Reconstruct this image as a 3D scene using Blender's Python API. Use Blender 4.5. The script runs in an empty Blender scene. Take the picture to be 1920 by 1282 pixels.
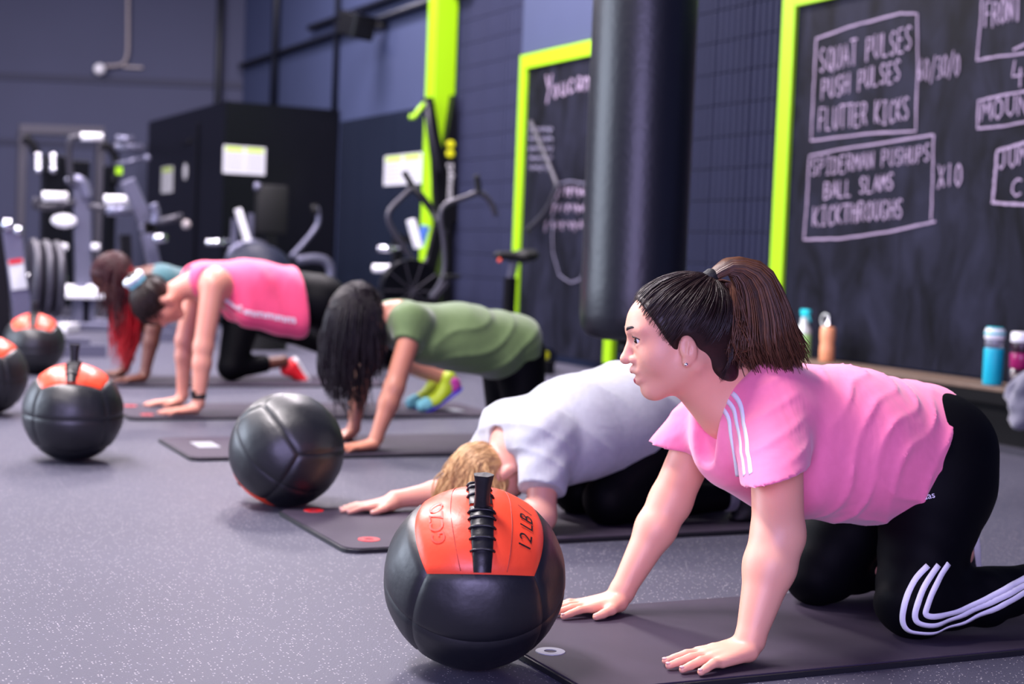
import bpy, bmesh, math, random
import numpy as np
from mathutils import Vector, Matrix
from mathutils.bvhtree import BVHTree
random.seed(7); rng = np.random.default_rng(7)
SC = bpy.context.scene
COL = SC.collection
PI = math.pi

# ------------------------------------------------------------------ camera
FPX, CAM_H = 2900.0, 0.81
YAW, PITCH, ROLL = math.atan(1390/2900), math.atan(165/2900), 0.0405
fw0 = Vector((math.sin(YAW), math.cos(YAW), 0)); rt0 = Vector((math.cos(YAW), -math.sin(YAW), 0)); up0 = Vector((0, 0, 1))
FW = fw0*math.cos(PITCH) - up0*math.sin(PITCH); u1 = up0*math.cos(PITCH) + fw0*math.sin(PITCH)
RT = rt0*math.cos(ROLL) + u1*math.sin(ROLL); UP = u1*math.cos(ROLL) - rt0*math.sin(ROLL)
CAM = Vector((0, 0, CAM_H))
cd = bpy.data.cameras.new('camera'); cam = bpy.data.objects.new('camera', cd); COL.objects.link(cam)
cam.matrix_world = Matrix(((RT.x, UP.x, -FW.x, 0), (RT.y, UP.y, -FW.y, 0), (RT.z, UP.z, -FW.z, CAM_H), (0, 0, 0, 1)))
cd.sensor_width = 36.0; cd.lens = 36.0*FPX/1920.0; cd.clip_start = .05; cd.clip_end = 200
cd.dof.use_dof = True; cd.dof.focus_distance = 3.12; cd.dof.aperture_fstop = 2.8
SC.camera = cam
def ray(x, y): return FW + RT*((x-960)/FPX) - UP*((y-641)/FPX)
def onY(x, y, Y): r = ray(x, y); return CAM + r*(Y/r.y)
def onX(x, y, X): r = ray(x, y); return CAM + r*(X/r.x)
def onZ(x, y, Z=0.0): r = ray(x, y); return CAM + r*((Z-CAM_H)/r.z)

# ------------------------------------------------------------------ light of the hall
SC.view_settings.view_transform = 'Standard'; SC.view_settings.look = 'None'
SC.view_settings.exposure = 0.34; SC.view_settings.gamma = 1.0
SC.view_settings.use_curve_mapping = False
W = bpy.data.worlds.new('hall_ambient'); SC.world = W; W.use_nodes = True
W.node_tree.nodes['Background'].inputs[0].default_value = (.52, .50, 1.0, 1)
W.node_tree.nodes['Background'].inputs[1].default_value = .14
def area(name, loc, target, sx, sy, power, color):
    l = bpy.data.lights.new(name, 'AREA'); l.shape = 'RECTANGLE'; l.size = sx; l.size_y = sy; l.energy = power; l.color = color
    o = bpy.data.objects.new(name, l); COL.objects.link(o); o.location = loc
    o.rotation_euler = (Vector(target)-Vector(loc)).to_track_quat('-Z', 'Y').to_euler(); return o
# rows of high-bay panels under the roof, daylight from the roller door on the left, plus a violet-blue fill lamp added behind the camera
for i, yy in enumerate((4.2, 8.2, 12.4, 16.6)):
    area('bay_light', (-.4, yy, 5.2), (-.2, yy, 0), 2.4, .9, (480, 400, 300, 260)[i], (1.0, .92, .95))
for i, yy in enumerate((9.8, 14.0)):
    area('bay_light', (3.6, yy, 5.2), (3.3, yy, 0), 1.8, .9, (420, 260)[i], (1.0, .90, .97))
area('door_daylight', (-5.0, 9.0, 2.3), (2.5, 5.5, .2), 6.0, 3.4, 500, (.74, .83, 1.0))
area('front_fill', (-1.4, -2.2, 1.5), (1.6, 3.2, .6), 3.6, 2.6, 290, (.58, .51, 1.0))

# ------------------------------------------------------------------ materials
MATS = {}
def newmat(name):
    m = bpy.data.materials.new(name); m.use_nodes = True; MATS[name] = m
    nt = m.node_tree; return m, nt, nt.nodes['Principled BSDF']
def setp(b, **k):
    for n, v in k.items():
        n = n.replace('_', ' ')
        if n in b.inputs: b.inputs[n].default_value = v
def lin(c):
    return tuple(((x/255)/12.92 if x/255 <= .04045 else ((x/255+.055)/1.055)**2.4) for x in c) + (1,)
def mat(name, rgb, rough=.5, metal=0.0, bump=0.0, bscale=60.0, var=0.0, vscale=8.0, stretch=None, coat=0.0, trans=0.0, sheen=0.0, spec=None, sss=0.0, emit=0.0):
    """plain procedural surface: colour with noise variation + noise bump"""
    if name in MATS: return MATS[name]
    m, nt, b = newmat(name); N = nt.nodes; L = nt.links
    col = lin(rgb); setp(b, Base_Color=col, Roughness=rough, Metallic=metal)
    if coat: setp(b, Coat_Weight=coat, Coat_Roughness=.15)
    if trans: setp(b, Transmission_Weight=trans)
    if sheen: setp(b, Sheen_Weight=sheen, Sheen_Roughness=.5)
    if spec is not None: b.inputs['Specular IOR Level'].default_value = spec
    if sss: setp(b, Subsurface_Weight=sss, Subsurface_Scale=.012); b.inputs['Subsurface Radius'].default_value = (1, .35, .2)
    if emit: b.inputs['Emission Color'].default_value = col; b.inputs['Emission Strength'].default_value = emit
    if bump or var:
        tc = N.new('ShaderNodeTexCoord'); mp = N.new('ShaderNodeMapping'); L.new(tc.outputs['Object'], mp.inputs[0])
        if stretch: mp.inputs['Scale'].default_value = stretch
    if var:
        n = N.new('ShaderNodeTexNoise'); n.inputs['Scale'].default_value = vscale; n.inputs['Detail'].default_value = 4; L.new(mp.outputs[0], n.inputs[0])
        mx = N.new('ShaderNodeMix'); mx.data_type = 'RGBA'
        mx.inputs[6].default_value = tuple(c*(1-var) for c in col[:3])+(1,); mx.inputs[7].default_value = tuple(min(1, c*(1+var)) for c in col[:3])+(1,)
        L.new(n.outputs[0], mx.inputs[0]); L.new(mx.outputs[2], b.inputs['Base Color'])
    if bump:
        n2 = N.new('ShaderNodeTexNoise'); n2.inputs['Scale'].default_value = bscale; n2.inputs['Detail'].default_value = 3; L.new(mp.outputs[0], n2.inputs[0])
        bp = N.new('ShaderNodeBump'); bp.inputs['Strength'].default_value = bump; bp.inputs['Distance'].default_value = .01
        L.new(n2.outputs[0], bp.inputs['Height']); L.new(bp.outputs[0], b.inputs['Normal'])
    return m

# ------------------------------------------------------------------ object helpers
def origin(o):
    v = Vector((0, 0, 0))
    while o is not None: v += o.location; o = o.parent
    return v
def link(name, me, m, parent=None, at=None, smooth=None):
    o = bpy.data.objects.new(name, me); COL.objects.link(o)
    if parent is not None: o.parent = parent
    if m is not None and not me.materials: me.materials.append(MATS[m] if isinstance(m, str) else m)
    if at is not None: o.location = at
    if smooth is not None: me.polygons.foreach_set('use_smooth', [smooth]*len(me.polygons)) if not isinstance(smooth, float) else me.set_sharp_from_angle(angle=smooth)
    return o
def tag(o, label=None, cat=None, group=None, kind=None):
    if label: o['label'] = label
    if cat: o['category'] = cat
    if group: o['group'] = group
    if kind: o['kind'] = kind
    return o
def empty(name, loc, label, cat, group=None):
    o = bpy.data.objects.new(name, None); COL.objects.link(o); o.location = loc; o.empty_display_size = .1
    return tag(o, label, cat, group)

class MB:
    """collects simple solids in world coordinates; build() links them as ONE mesh"""
    def __init__(s): s.v = []; s.f = []
    def add(s, vs, fs):
        n = len(s.v); s.v += [tuple(v) for v in vs]; s.f += [tuple(i+n for i in f) for f in fs]; return s
    def box(s, lo, hi, M=None, bev=0.0):
        (x0, y0, z0), (x1, y1, z1) = lo, hi
        if bev <= 0:
            vs = [(x0,y0,z0),(x1,y0,z0),(x1,y1,z0),(x0,y1,z0),(x0,y0,z1),(x1,y0,z1),(x1,y1,z1),(x0,y1,z1)]
            fs = [(0,3,2,1),(4,5,6,7),(0,1,5,4),(1,2,6,5),(2,3,7,6),(3,0,4,7)]
        else:
            bm = bmesh.new(); bmesh.ops.create_cube(bm, size=1)
            for v in bm.verts: v.co = Vector(((x0+x1)/2+v.co.x*(x1-x0), (y0+y1)/2+v.co.y*(y1-y0), (z0+z1)/2+v.co.z*(z1-z0)))
            bmesh.ops.bevel(bm, geom=bm.edges[:], offset=bev, segments=2, profile=.5, affect='EDGES')
            bm.verts.index_update(); vs = [v.co.copy() for v in bm.verts]; fs = [[v.index for v in f.verts] for f in bm.faces]; bm.free()
        if M is not None: vs = [M @ Vector(v) for v in vs]
        return s.add(vs, fs)
    def beam(s, a, b, w, h, up=(0, 0, 1), bev=0.0):
        a, b = Vector(a), Vector(b); d = b-a; Lh = d.length; d.normalize(); up = Vector(up)
        if abs(d.dot(up)) > .98: up = Vector((1, 0, 0))
        x = d.cross(up).normalized(); y = x.cross(d)
        M = Matrix(((x.x, d.x, y.x, a.x), (x.y, d.y, y.y, a.y), (x.z, d.z, y.z, a.z), (0, 0, 0, 1)))
        return s.box((-w/2, 0, -h/2), (w/2, Lh, h/2), M, bev)
    def tube(s, pts, r, n=10, cap=True, flat=None):
        pts = [Vector(p) for p in pts]; rs = r if isinstance(r, (list, tuple)) else [r]*len(pts)
        rings = []; t0 = (pts[1]-pts[0]).normalized(); ref = Vector((0, 0, 1)) if abs(t0.z) < .9 else Vector((1, 0, 0)); x = t0.cross(ref).normalized()
        for i, p in enumerate(pts):
            t = (pts[min(i+1, len(pts)-1)]-pts[max(i-1, 0)]).normalized(); x = (x-t*x.dot(t)).normalized(); y = t.cross(x)
            rings.append([p + (x*math.cos(2*PI*k/n)*(flat or 1) + y*math.sin(2*PI*k/n))*rs[i] for k in range(n)])
        vs = [v for r_ in rings for v in r_]; fs = []
        for i in range(len(pts)-1):
            for k in range(n): fs.append((i*n+k, i*n+(k+1) % n, (i+1)*n+(k+1) % n, (i+1)*n+k))
        if cap: fs.append(tuple(range(n-1, -1, -1))); fs.append(tuple(range((len(pts)-1)*n, len(pts)*n)))
        return s.add(vs, fs)
    def lathe(s, prof, base=(0, 0, 0), n=28, M=None):
        vs = []; fs = []; base = Vector(base)
        for (r, z) in prof:
            for k in range(n): vs.append(Vector((r*math.cos(2*PI*k/n), r*math.sin(2*PI*k/n), z)))
        for i in range(len(prof)-1):
            for k in range(n): fs.append((i*n+k, i*n+(k+1) % n, (i+1)*n+(k+1) % n, (i+1)*n+k))
        fs.append(tuple(range(n-1, -1, -1))); fs.append(tuple(range((len(prof)-1)*n, len(prof)*n)))
        vs = [base + (M @ v if M is not None else v) for v in vs]
        return s.add(vs, fs)
    def prism(s, poly, depth, M):
        """poly in local xy, extruded along local z by depth"""
        n = len(poly); vs = [M @ Vector((x, y, 0)) for x, y in poly]+[M @ Vector((x, y, depth)) for x, y in poly]
        fs = [tuple(range(n-1, -1, -1)), tuple(range(n, 2*n))]+[(i, (i+1) % n, n+(i+1) % n, n+i) for i in range(n)]
        return s.add(vs, fs)
    def sphere(s, c, r, nu=16, nv=10, sc=(1, 1, 1)):
        c = Vector(c); prof = [(math.sin(PI*i/nv)*r if 0 < i < nv else r*.01, -math.cos(PI*i/nv)*r) for i in range(nv+1)]
        return s.lathe(prof, c, nu, Matrix.Diagonal(sc))
    def build(s, name, m, parent=None, smooth=None, at=None):
        """world verts -> object placed under parent (or with its own origin 'at')"""
        off = origin(parent) if parent is not None else Vector(at or (0, 0, 0))
        me = bpy.data.meshes.new(name); me.from_pydata([tuple(Vector(v)-off) for v in s.v], [], s.f); me.update()
        o = link(name, me, m, parent, None if parent is not None else off)
        if smooth is not None:
            if smooth is True: me.polygons.foreach_set('use_smooth', [True]*len(me.polygons))
            else:
                me.polygons.foreach_set('use_smooth', [True]*len(me.polygons)); me.set_sharp_from_angle(angle=smooth)
        return o
def spline(pts, n=24):
    """Catmull-Rom through points"""
    P = [Vector(p) for p in pts]; P = [P[0]*2-P[1]]+P+[P[-1]*2-P[-2]]; out = []; m = len(P)-3
    for j in range(n+1):
        t = j/n*m; i = min(int(t), m-1); t -= i; a, b, c, d = P[i:i+4]
        out.append(.5*((2*b)+(c-a)*t+(2*a-5*b+4*c-d)*t*t+(3*b-3*c+d-a)*t**3))
    return out
def text_mesh(txt, size, M, name, m, parent, extrude=.0008, shear=0, align='CENTER', deform=None, spacing=1.0, bold=0.0):
    c = bpy.data.curves.new(name, 'FONT'); c.offset = bold; c.body = txt; c.size = size; c.extrude = extrude; c.shear = shear; c.align_x = align; c.align_y = 'CENTER'; c.resolution_u = 3; c.space_character = spacing
    t = bpy.data.objects.new(name, c); COL.objects.link(t); bpy.context.view_layer.update()
    me = bpy.data.meshes.new_from_object(t.evaluated_get(bpy.context.evaluated_depsgraph_get()))
    bpy.data.objects.remove(t); bpy.data.curves.remove(c)
    off = origin(parent) if parent is not None else Vector((0, 0, 0))
    for v in me.vertices:
        p = deform(v.co) if deform else M @ v.co
        v.co = p - off
    me.materials.clear()
    return link(name, me, m, parent)

# ------------------------------------------------------------------ implicit bodies (smooth unions, surface nets)
class SDF:
    def __init__(s, lo, hi, h, fine=None):
        """grid from lo to hi with step h; fine = [(axis, a, b, step)] refines an interval on one axis"""
        s.ax = []
        for i in range(3):
            spans = sorted([(a, b, st) for ax, a, b, st in (fine or []) if ax == i]); cur = lo[i]; pts = [cur]
            while cur < hi[i]:
                st = h
                for a, b, q in spans:
                    if a-1e-9 <= cur < b: st = q
                cur += st; pts.append(cur)
            s.ax.append(np.array(pts, np.float32))
        s.D = np.full([len(a) for a in s.ax], .25, np.float32)
    def _sub(s, lo, hi):
        sl = []
        for i in range(3):
            a = max(0, np.searchsorted(s.ax[i], lo[i])-1); b = min(len(s.ax[i]), np.searchsorted(s.ax[i], hi[i])+1); sl.append(slice(int(a), int(max(b, a))))
        return tuple(sl)
    def _grid(s, sl):
        return s.ax[0][sl[0]][:, None, None], s.ax[1][sl[1]][None, :, None], s.ax[2][sl[2]][None, None, :]
    def _mix(s, sl, d, k, sub):
        a = s.D[sl]
        if sub:
            d = -d; h = np.clip(.5-.5*(a-d)/k, 0, 1) if k > 0 else (d > a).astype(np.float32)
            s.D[sl] = a*(1-h)+d*h + (k*h*(1-h) if k > 0 else 0)
        else:
            if k > 0:
                h = np.clip(.5+.5*(a-d)/k, 0, 1); s.D[sl] = a*(1-h)+d*h - k*h*(1-h)
            else: s.D[sl] = np.minimum(a, d)
    def cone(s, a, b, ra, rb, k=.02, sub=False, flat=None):
        """round cone a->b; flat=(axis vector, scale): cross-section widened by scale along the axis"""
        a = np.array(a, np.float32); b = np.array(b, np.float32); R = max(ra, rb); sc = 1.0
        if flat is not None: sc = max(1.0, flat[1])
        pad = R*sc+k+.03; sl = s._sub(np.minimum(a, b)-pad, np.maximum(a, b)+pad); x, y, z = s._grid(sl)
        px, py, pz = x-a[0], y-a[1], z-a[2]; v = b-a
        if flat is not None:
            n = np.array(flat[0], np.float32); n = n/np.linalg.norm(n); q = (px*n[0]+py*n[1]+pz*n[2])*(1/flat[1]-1)
            px, py, pz = px+n[0]*q, py+n[1]*q, pz+n[2]*q; v = v+n*(v@n)*(1/flat[1]-1)
        L2 = float(v@v)
        t = np.clip((px*v[0]+py*v[1]+pz*v[2])/L2, 0, 1) if L2 > 1e-10 else np.zeros_like(px+py+pz)
        d = np.sqrt((px-t*v[0])**2+(py-t*v[1])**2+(pz-t*v[2])**2)-(ra+(rb-ra)*t)
        s._mix(sl, d, k, sub); return s
    def chain(s, pts, rs, k=.02, flat=None):
        for i in range(len(pts)-1): s.cone(pts[i], pts[i+1], rs[i], rs[i+1], k, flat=flat)
        return s
    def ell(s, c, r, k=.02, F=None, sub=False):
        """ellipsoid with radii r along the frame F=(f,l,u) (rows)"""
        c = np.array(c, np.float32); R = max(r); pad = R+k+.03; sl = s._sub(c-pad, c+pad); x, y, z = s._grid(sl)
        px, py, pz = x-c[0], y-c[1], z-c[2]
        F = np.eye(3, dtype=np.float32) if F is None else np.array(F, np.float32)
        q = [px*F[i][0]+py*F[i][1]+pz*F[i][2] for i in range(3)]
        k0 = np.sqrt(sum((q[i]/r[i])**2 for i in range(3))); k1 = np.sqrt(sum((q[i]/r[i]**2)**2 for i in range(3)))+1e-6
        s._mix(sl, k0*(k0-1)/k1, k, sub); return s
    def cut(s, p, n, k=.004):
        """keep the half-space behind plane (p, n)"""
        n = np.array(n, np.float32); n /= np.linalg.norm(n); x, y, z = s._grid((slice(None),)*3)
        d = (x-p[0])*n[0]+(y-p[1])*n[1]+(z-p[2])*n[2]; s._mix((slice(None),)*3, -d, k, True); return s
    def warp(s, fn):
        x, y, z = s._grid((slice(None),)*3); s.D += fn(x, y, z).astype(np.float32); return s
    def mesh(s):
        D = s.D; S = D < 0; c = np.zeros([n-1 for n in D.shape], np.uint8)
        for i in (0, 1):
            for j in (0, 1):
                for k in (0, 1): c += S[i:D.shape[0]-1+i, j:D.shape[1]-1+j, k:D.shape[2]-1+k]
        I = np.array(np.nonzero((c > 0) & (c < 8))); n = I.shape[1]
        acc = np.zeros((n, 3)); cnt = np.zeros(n); X = s.ax
        for axis in range(3):
            o = [a for a in range(3) if a != axis]
            for u in (0, 1):
                for w in (0, 1):
                    A = I.copy(); A[o[0]] += u; A[o[1]] += w; B = A.copy(); B[axis] += 1
                    va = D[tuple(A)]; vb = D[tuple(B)]; m = (va < 0) != (vb < 0); t = np.where(m, va/(va-vb+1e-12), 0)
                    for ax in range(3):
                        pa = X[ax][A[ax]]; acc[:, ax] += np.where(m, pa+(X[ax][B[ax]]-pa)*t, 0)
                    cnt += m
        V = acc/cnt[:, None]; idx = np.full(c.shape, -1, np.int64); idx[tuple(I)] = np.arange(n); Q = []
        for axis in range(3):
            sa = [slice(None)]*3; sb = [slice(None)]*3; sa[axis] = slice(0, -1); sb[axis] = slice(1, None)
            ch = S[tuple(sa)] != S[tuple(sb)]; E = np.array(np.nonzero(ch)); o = [(axis+1) % 3, (axis+2) % 3]
            ok = (E[o[0]] > 0) & (E[o[1]] > 0) & (E[o[0]] < D.shape[o[0]]-1) & (E[o[1]] < D.shape[o[1]]-1); E = E[:, ok]
            qs = []
            for du, dw in ((-1, -1), (0, -1), (0, 0), (-1, 0)):
                T = E.copy(); T[o[0]] += du; T[o[1]] += dw; qs.append(idx[tuple(T)])
            q = np.stack(qs, 1); inside = S[tuple(E)]; q[~inside] = q[~inside][:, ::-1]; Q.append(q)
        Q = np.concatenate(Q); Q = Q[(Q >= 0).all(1)]
        # light Laplacian polish
        return V, Q
    def build(s, name, m, parent, relax=1):
        V, Q = s.mesh()
        for _ in range(relax):
            acc = np.zeros_like(V); cnt = np.zeros(len(V))
            for a in range(4):
                b = (a+1) % 4
                np.add.at(acc, Q[:, a], V[Q[:, b]]); np.add.at(cnt, Q[:, a], 1); np.add.at(acc, Q[:, b], V[Q[:, a]]); np.add.at(cnt, Q[:, b], 1)
            V = V*.5+.5*acc/np.maximum(cnt, 1)[:, None]
        if name in ('body', 'leggings', 'shoe', 'sole'): V[:, 2] = np.maximum(V[:, 2], .0156)   # flesh and cloth flatten on the mat
        off = np.array(origin(parent)) if parent is not None else np.zeros(3)
        me = bpy.data.meshes.new(name); me.from_pydata((V-off).tolist(), [], Q.tolist()); me.update()
        me.polygons.foreach_set('use_smooth', [True]*len(me.polygons))
        return link(name, me, m, parent)
# ------------------------------------------------------------------ surface materials of the hall
def floor_material():
    m, nt, b = newmat('rubber_floor'); N = nt.nodes; L = nt.links
    tc = N.new('ShaderNodeTexCoord')
    base = N.new('ShaderNodeTexNoise'); base.inputs['Scale'].default_value = 1.1; base.inputs['Detail'].default_value = 5; L.new(tc.outputs['Object'], base.inputs[0])
    mx = N.new('ShaderNodeMix'); mx.data_type = 'RGBA'; mx.inputs[6].default_value = lin((68, 67, 80)); mx.inputs[7].default_value = lin((80, 79, 94)); L.new(base.outputs[0], mx.inputs[0])
    prev = mx.outputs[2]
    for sc, thr, colr in ((150, .24, (178, 172, 176)), (95, .17, (130, 127, 144))):
        v = N.new('ShaderNodeTexVoronoi'); v.inputs['Scale'].default_value = sc; L.new(tc.outputs['Object'], v.inputs[0])
        lt = N.new('ShaderNodeMath'); lt.operation = 'LESS_THAN'; lt.inputs[1].default_value = thr; L.new(v.outputs['Distance'], lt.inputs[0])
        sep = N.new('ShaderNodeSeparateColor'); L.new(v.outputs['Color'], sep.inputs[0])
        g = N.new('ShaderNodeMath'); g.operation = 'GREATER_THAN'; g.inputs[1].default_value = .74; L.new(sep.outputs[0], g.inputs[0])
        mu = N.new('ShaderNodeMath'); mu.operation = 'MULTIPLY'; L.new(lt.outputs[0], mu.inputs[0]); L.new(g.outputs[0], mu.inputs[1])
        m2 = N.new('ShaderNodeMix'); m2.data_type = 'RGBA'; m2.inputs[7].default_value = lin(colr); L.new(mu.outputs[0], m2.inputs[0]); L.new(prev, m2.inputs[6]); prev = m2.outputs[2]
    L.new(prev, b.inputs['Base Color']); setp(b, Roughness=.5); b.inputs['Specular IOR Level'].default_value = .14
    n2 = N.new('ShaderNodeTexNoise'); n2.inputs['Scale'].default_value = 260; L.new(tc.outputs['Object'], n2.inputs[0])
    bp = N.new('ShaderNodeBump'); bp.inputs['Strength'].default_value = .25; bp.inputs['Distance'].default_value = .003; L.new(n2.outputs[0], bp.inputs['Height']); L.new(bp.outputs[0], b.inputs['Normal'])
floor_material()
def slate_material():
    m, nt, b = newmat('slate'); N = nt.nodes; L = nt.links
    tc = N.new('ShaderNodeTexCoord'); mp = N.new('ShaderNodeMapping'); mp.inputs['Scale'].default_value = (1, 2.2, 1.0); L.new(tc.outputs['Object'], mp.inputs[0])
    n = N.new('ShaderNodeTexNoise'); n.inputs['Scale'].default_value = 2.1; n.inputs['Detail'].default_value = 7; n.inputs['Roughness'].default_value = .62; n.inputs['Distortion'].default_value = .7; L.new(mp.outputs[0], n.inputs[0])
    r = N.new('ShaderNodeValToRGB'); r.color_ramp.elements[0].position = .36; r.color_ramp.elements[0].color = lin((6, 7, 15)); r.color_ramp.elements[1].position = .74; r.color_ramp.elements[1].color = lin((36, 37, 54)); L.new(n.outputs[0], r.inputs[0])
    L.new(r.outputs[0], b.inputs['Base Color']); setp(b, Roughness=.6); b.inputs['Specular IOR Level'].default_value = .10
slate_material()
mat('wall_paint', (48, 57, 90), .7, bump=.15, bscale=40, var=.12, vscale=1.4)
mat('block_paint', (38, 41, 66), .6, spec=.2, bump=.3, bscale=120, var=.15, vscale=3)
mat('mortar', (22, 22, 32), .8, bump=.2, bscale=90)
mat('back_paint', (58, 61, 87), .75, bump=.12, bscale=30, var=.10, vscale=1.0)
mat('band_paint', (42, 44, 68), .7, bump=.1)
mat('lime', (150, 202, 6), .42, bump=.05, bscale=80)
mat('black_panel', (8, 9, 15), .30, bump=.03, bscale=30, var=.2, spec=.18)
mat('black_metal', (14, 14, 19), .38, metal=.2, spec=.3, bump=.04)
mat('black_rubber', (16, 16, 19), .6, spec=.3, bump=.12, bscale=200)
mat('chrome', (215, 216, 225), .18, metal=1.0, bump=.02)
mat('silver_paint', (112, 112, 134), .36, metal=.6, bump=.04)
mat('grey_tube', (62, 60, 70), .42, metal=.3, bump=.04)
mat('white_plastic', (236, 234, 240), .35, bump=.03)
mat('white_pad', (240, 238, 246), .4, bump=.05)
mat('paper', (196, 196, 204), .7, bump=.05, bscale=20)
mat('lime_print', (176, 205, 40), .7, var=.1)
mat('grey_print', (150, 150, 156), .8, var=.1)
mat('chalk', (160, 142, 168), .95, bump=.3, bscale=300, var=.15, vscale=60)
mat('chalk_faint', (128, 124, 148), .95, bump=.3, bscale=300, var=.2, vscale=60)
mat('mirror_glass', (30, 36, 52), .08, metal=.2, spec=.3, bump=.01, bscale=4)
mat('tan_wood', (104, 84, 70), .6, bump=.3, bscale=60, var=.3, vscale=14)
mat('black_box', (8, 8, 11), .6, spec=.15, bump=.1, bscale=60, var=.2)
mat('cream_pipe', (150, 140, 142), .5, bump=.05)
mat('dark_pipe', (14, 18, 34), .45, metal=.2, bump=.05)
mat('teal_plastic', (30, 190, 200), .35, bump=.04)
mat('teal_sleeve', (0, 178, 205), .45, bump=.05)
mat('clear_plastic', (190, 190, 205), .12, trans=.6, bump=.02)
mat('green_liquid', (168, 232, 140), .3, bump=.03)
mat('milky_plastic', (214, 222, 218), .35, bump=.03)
mat('orange_plastic', (240, 162, 118), .35, bump=.04)
mat('magenta_plastic', (150, 20, 90), .25, bump=.03)
mat('dark_plum', (44, 18, 34), .25, bump=.03)
mat('grey_fleece', (112, 111, 126), .95, bump=.6, bscale=90, sheen=.4)
mat('bag_leather', (12, 15, 26), .38, bump=.12, bscale=45, var=.2, vscale=6, spec=.55)
mat('yellow_print', (206, 206, 20), .5, bump=.02)
mat('navy_vinyl', (13, 17, 38), .55, bump=.05, spec=.2)
mat('orange_red', (250, 90, 60), .4, bump=.05)

# ------------------------------------------------------------------ floor and walls
WX = 5.37
fl = MB().box((-9, -7, -.12), (5.75, 27, 0)).build('floor', 'rubber_floor'); tag(fl, kind='structure')
wr = MB().box((WX+.06, -7, 0), (WX+.35, 19.43, 6.0)).box((WX, 12.93, 0), (WX+.07, 19.43, 6.0)).box((WX+.005, 9.45, 2.40), (WX+.07, 11.25, 6.0)).build('wall_right', 'wall_paint'); tag(wr, kind='structure')
wm = MB().box((WX+.052, 7.55, 0), (WX+.061, 9.6, 3.2)).box((WX+.052, 11.1, 0), (WX+.061, 12.93, 3.2)).build('mortar_bed', 'mortar', wr)
def block_mesh():
    L_, Hh, nr = .400, .194, 6; p = L_/nr; prof = [(0.0, .0)]
    y = 0
    for i in range(nr):
        prof += [(y+p/2-.0245*math.cos(a), -.050*math.sin(a)**.7 if 0 < k_ < 4 else 0.0) for k_, a in enumerate([PI*q_/4 for q_ in range(5)])]; y += p
    prof.append((L_, 0.0)); n = len(prof)
    vs = [(x+WX+.055, yy, 0) for yy, x in prof]+[(x+WX+.055, yy, Hh) for yy, x in prof]
    fs = [(i, n+i, n+i+1, i+1) for i in range(n-1)]
    vs += [(WX+.06, 0, 0), (WX+.06, L_, 0), (WX+.06, 0, Hh), (WX+.06, L_, Hh)]; a = 2*n
    fs += [tuple(range(0, n))+(a+1, a), tuple(range(2*n-1, n-1, -1))+(a+2, a+3), (0, a, a+2, n), (n-1, 2*n-1, a+3, a+1)]
    me = bpy.data.meshes.new('block'); me.from_pydata([(x-WX, y_, z) for x, y_, z in vs], [], fs); me.update(); me.materials.append(MATS['block_paint']); return me
bme = block_mesh()
for y0, nb in ((7.60, 5), (11.14, 5)):
    for c in range(15):
        for i in range(nb):
            if y0+i*.4064 > 12.9: continue
            link('block', bme, None, wr, (WX, y0+i*.4064+.0032, c*.2+.003))

# skewed end wall
BC = Vector((5.6, 19.43, 0)); BD = Vector((-.902, .432, 0)).normalized(); BN = Vector((-BD.y, BD.x, 0))
if BN.y > 0: BN = -BN
def onB(x, y, off=0.0):
    r = ray(x, y); p0 = BC + BN*off; t = (p0-CAM).dot(BN)/r.dot(BN); return CAM + r*t
MBK = Matrix(((BD.x, -BN.x, 0, BC.x), (BD.y, -BN.y, 0, BC.y), (0, 0, 1, 0), (0, 0, 0, 1)))
bw = MB().box((-1.0, 0, 0), (16, .3, 6.0), MBK).build('wall_back', 'back_paint'); tag(bw, kind='structure')
zb1 = onB(200, 150).z; zb2 = onB(60, 267).z
MB().box((-.6, -.02, zb1-.045), (16, .01, zb1+.045), MBK).build('band', 'band_paint', bw)
MB().box((-.6, -.02, zb2-.04), (16, .01, zb2+.04), MBK).build('band', 'band_paint', bw)

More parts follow.
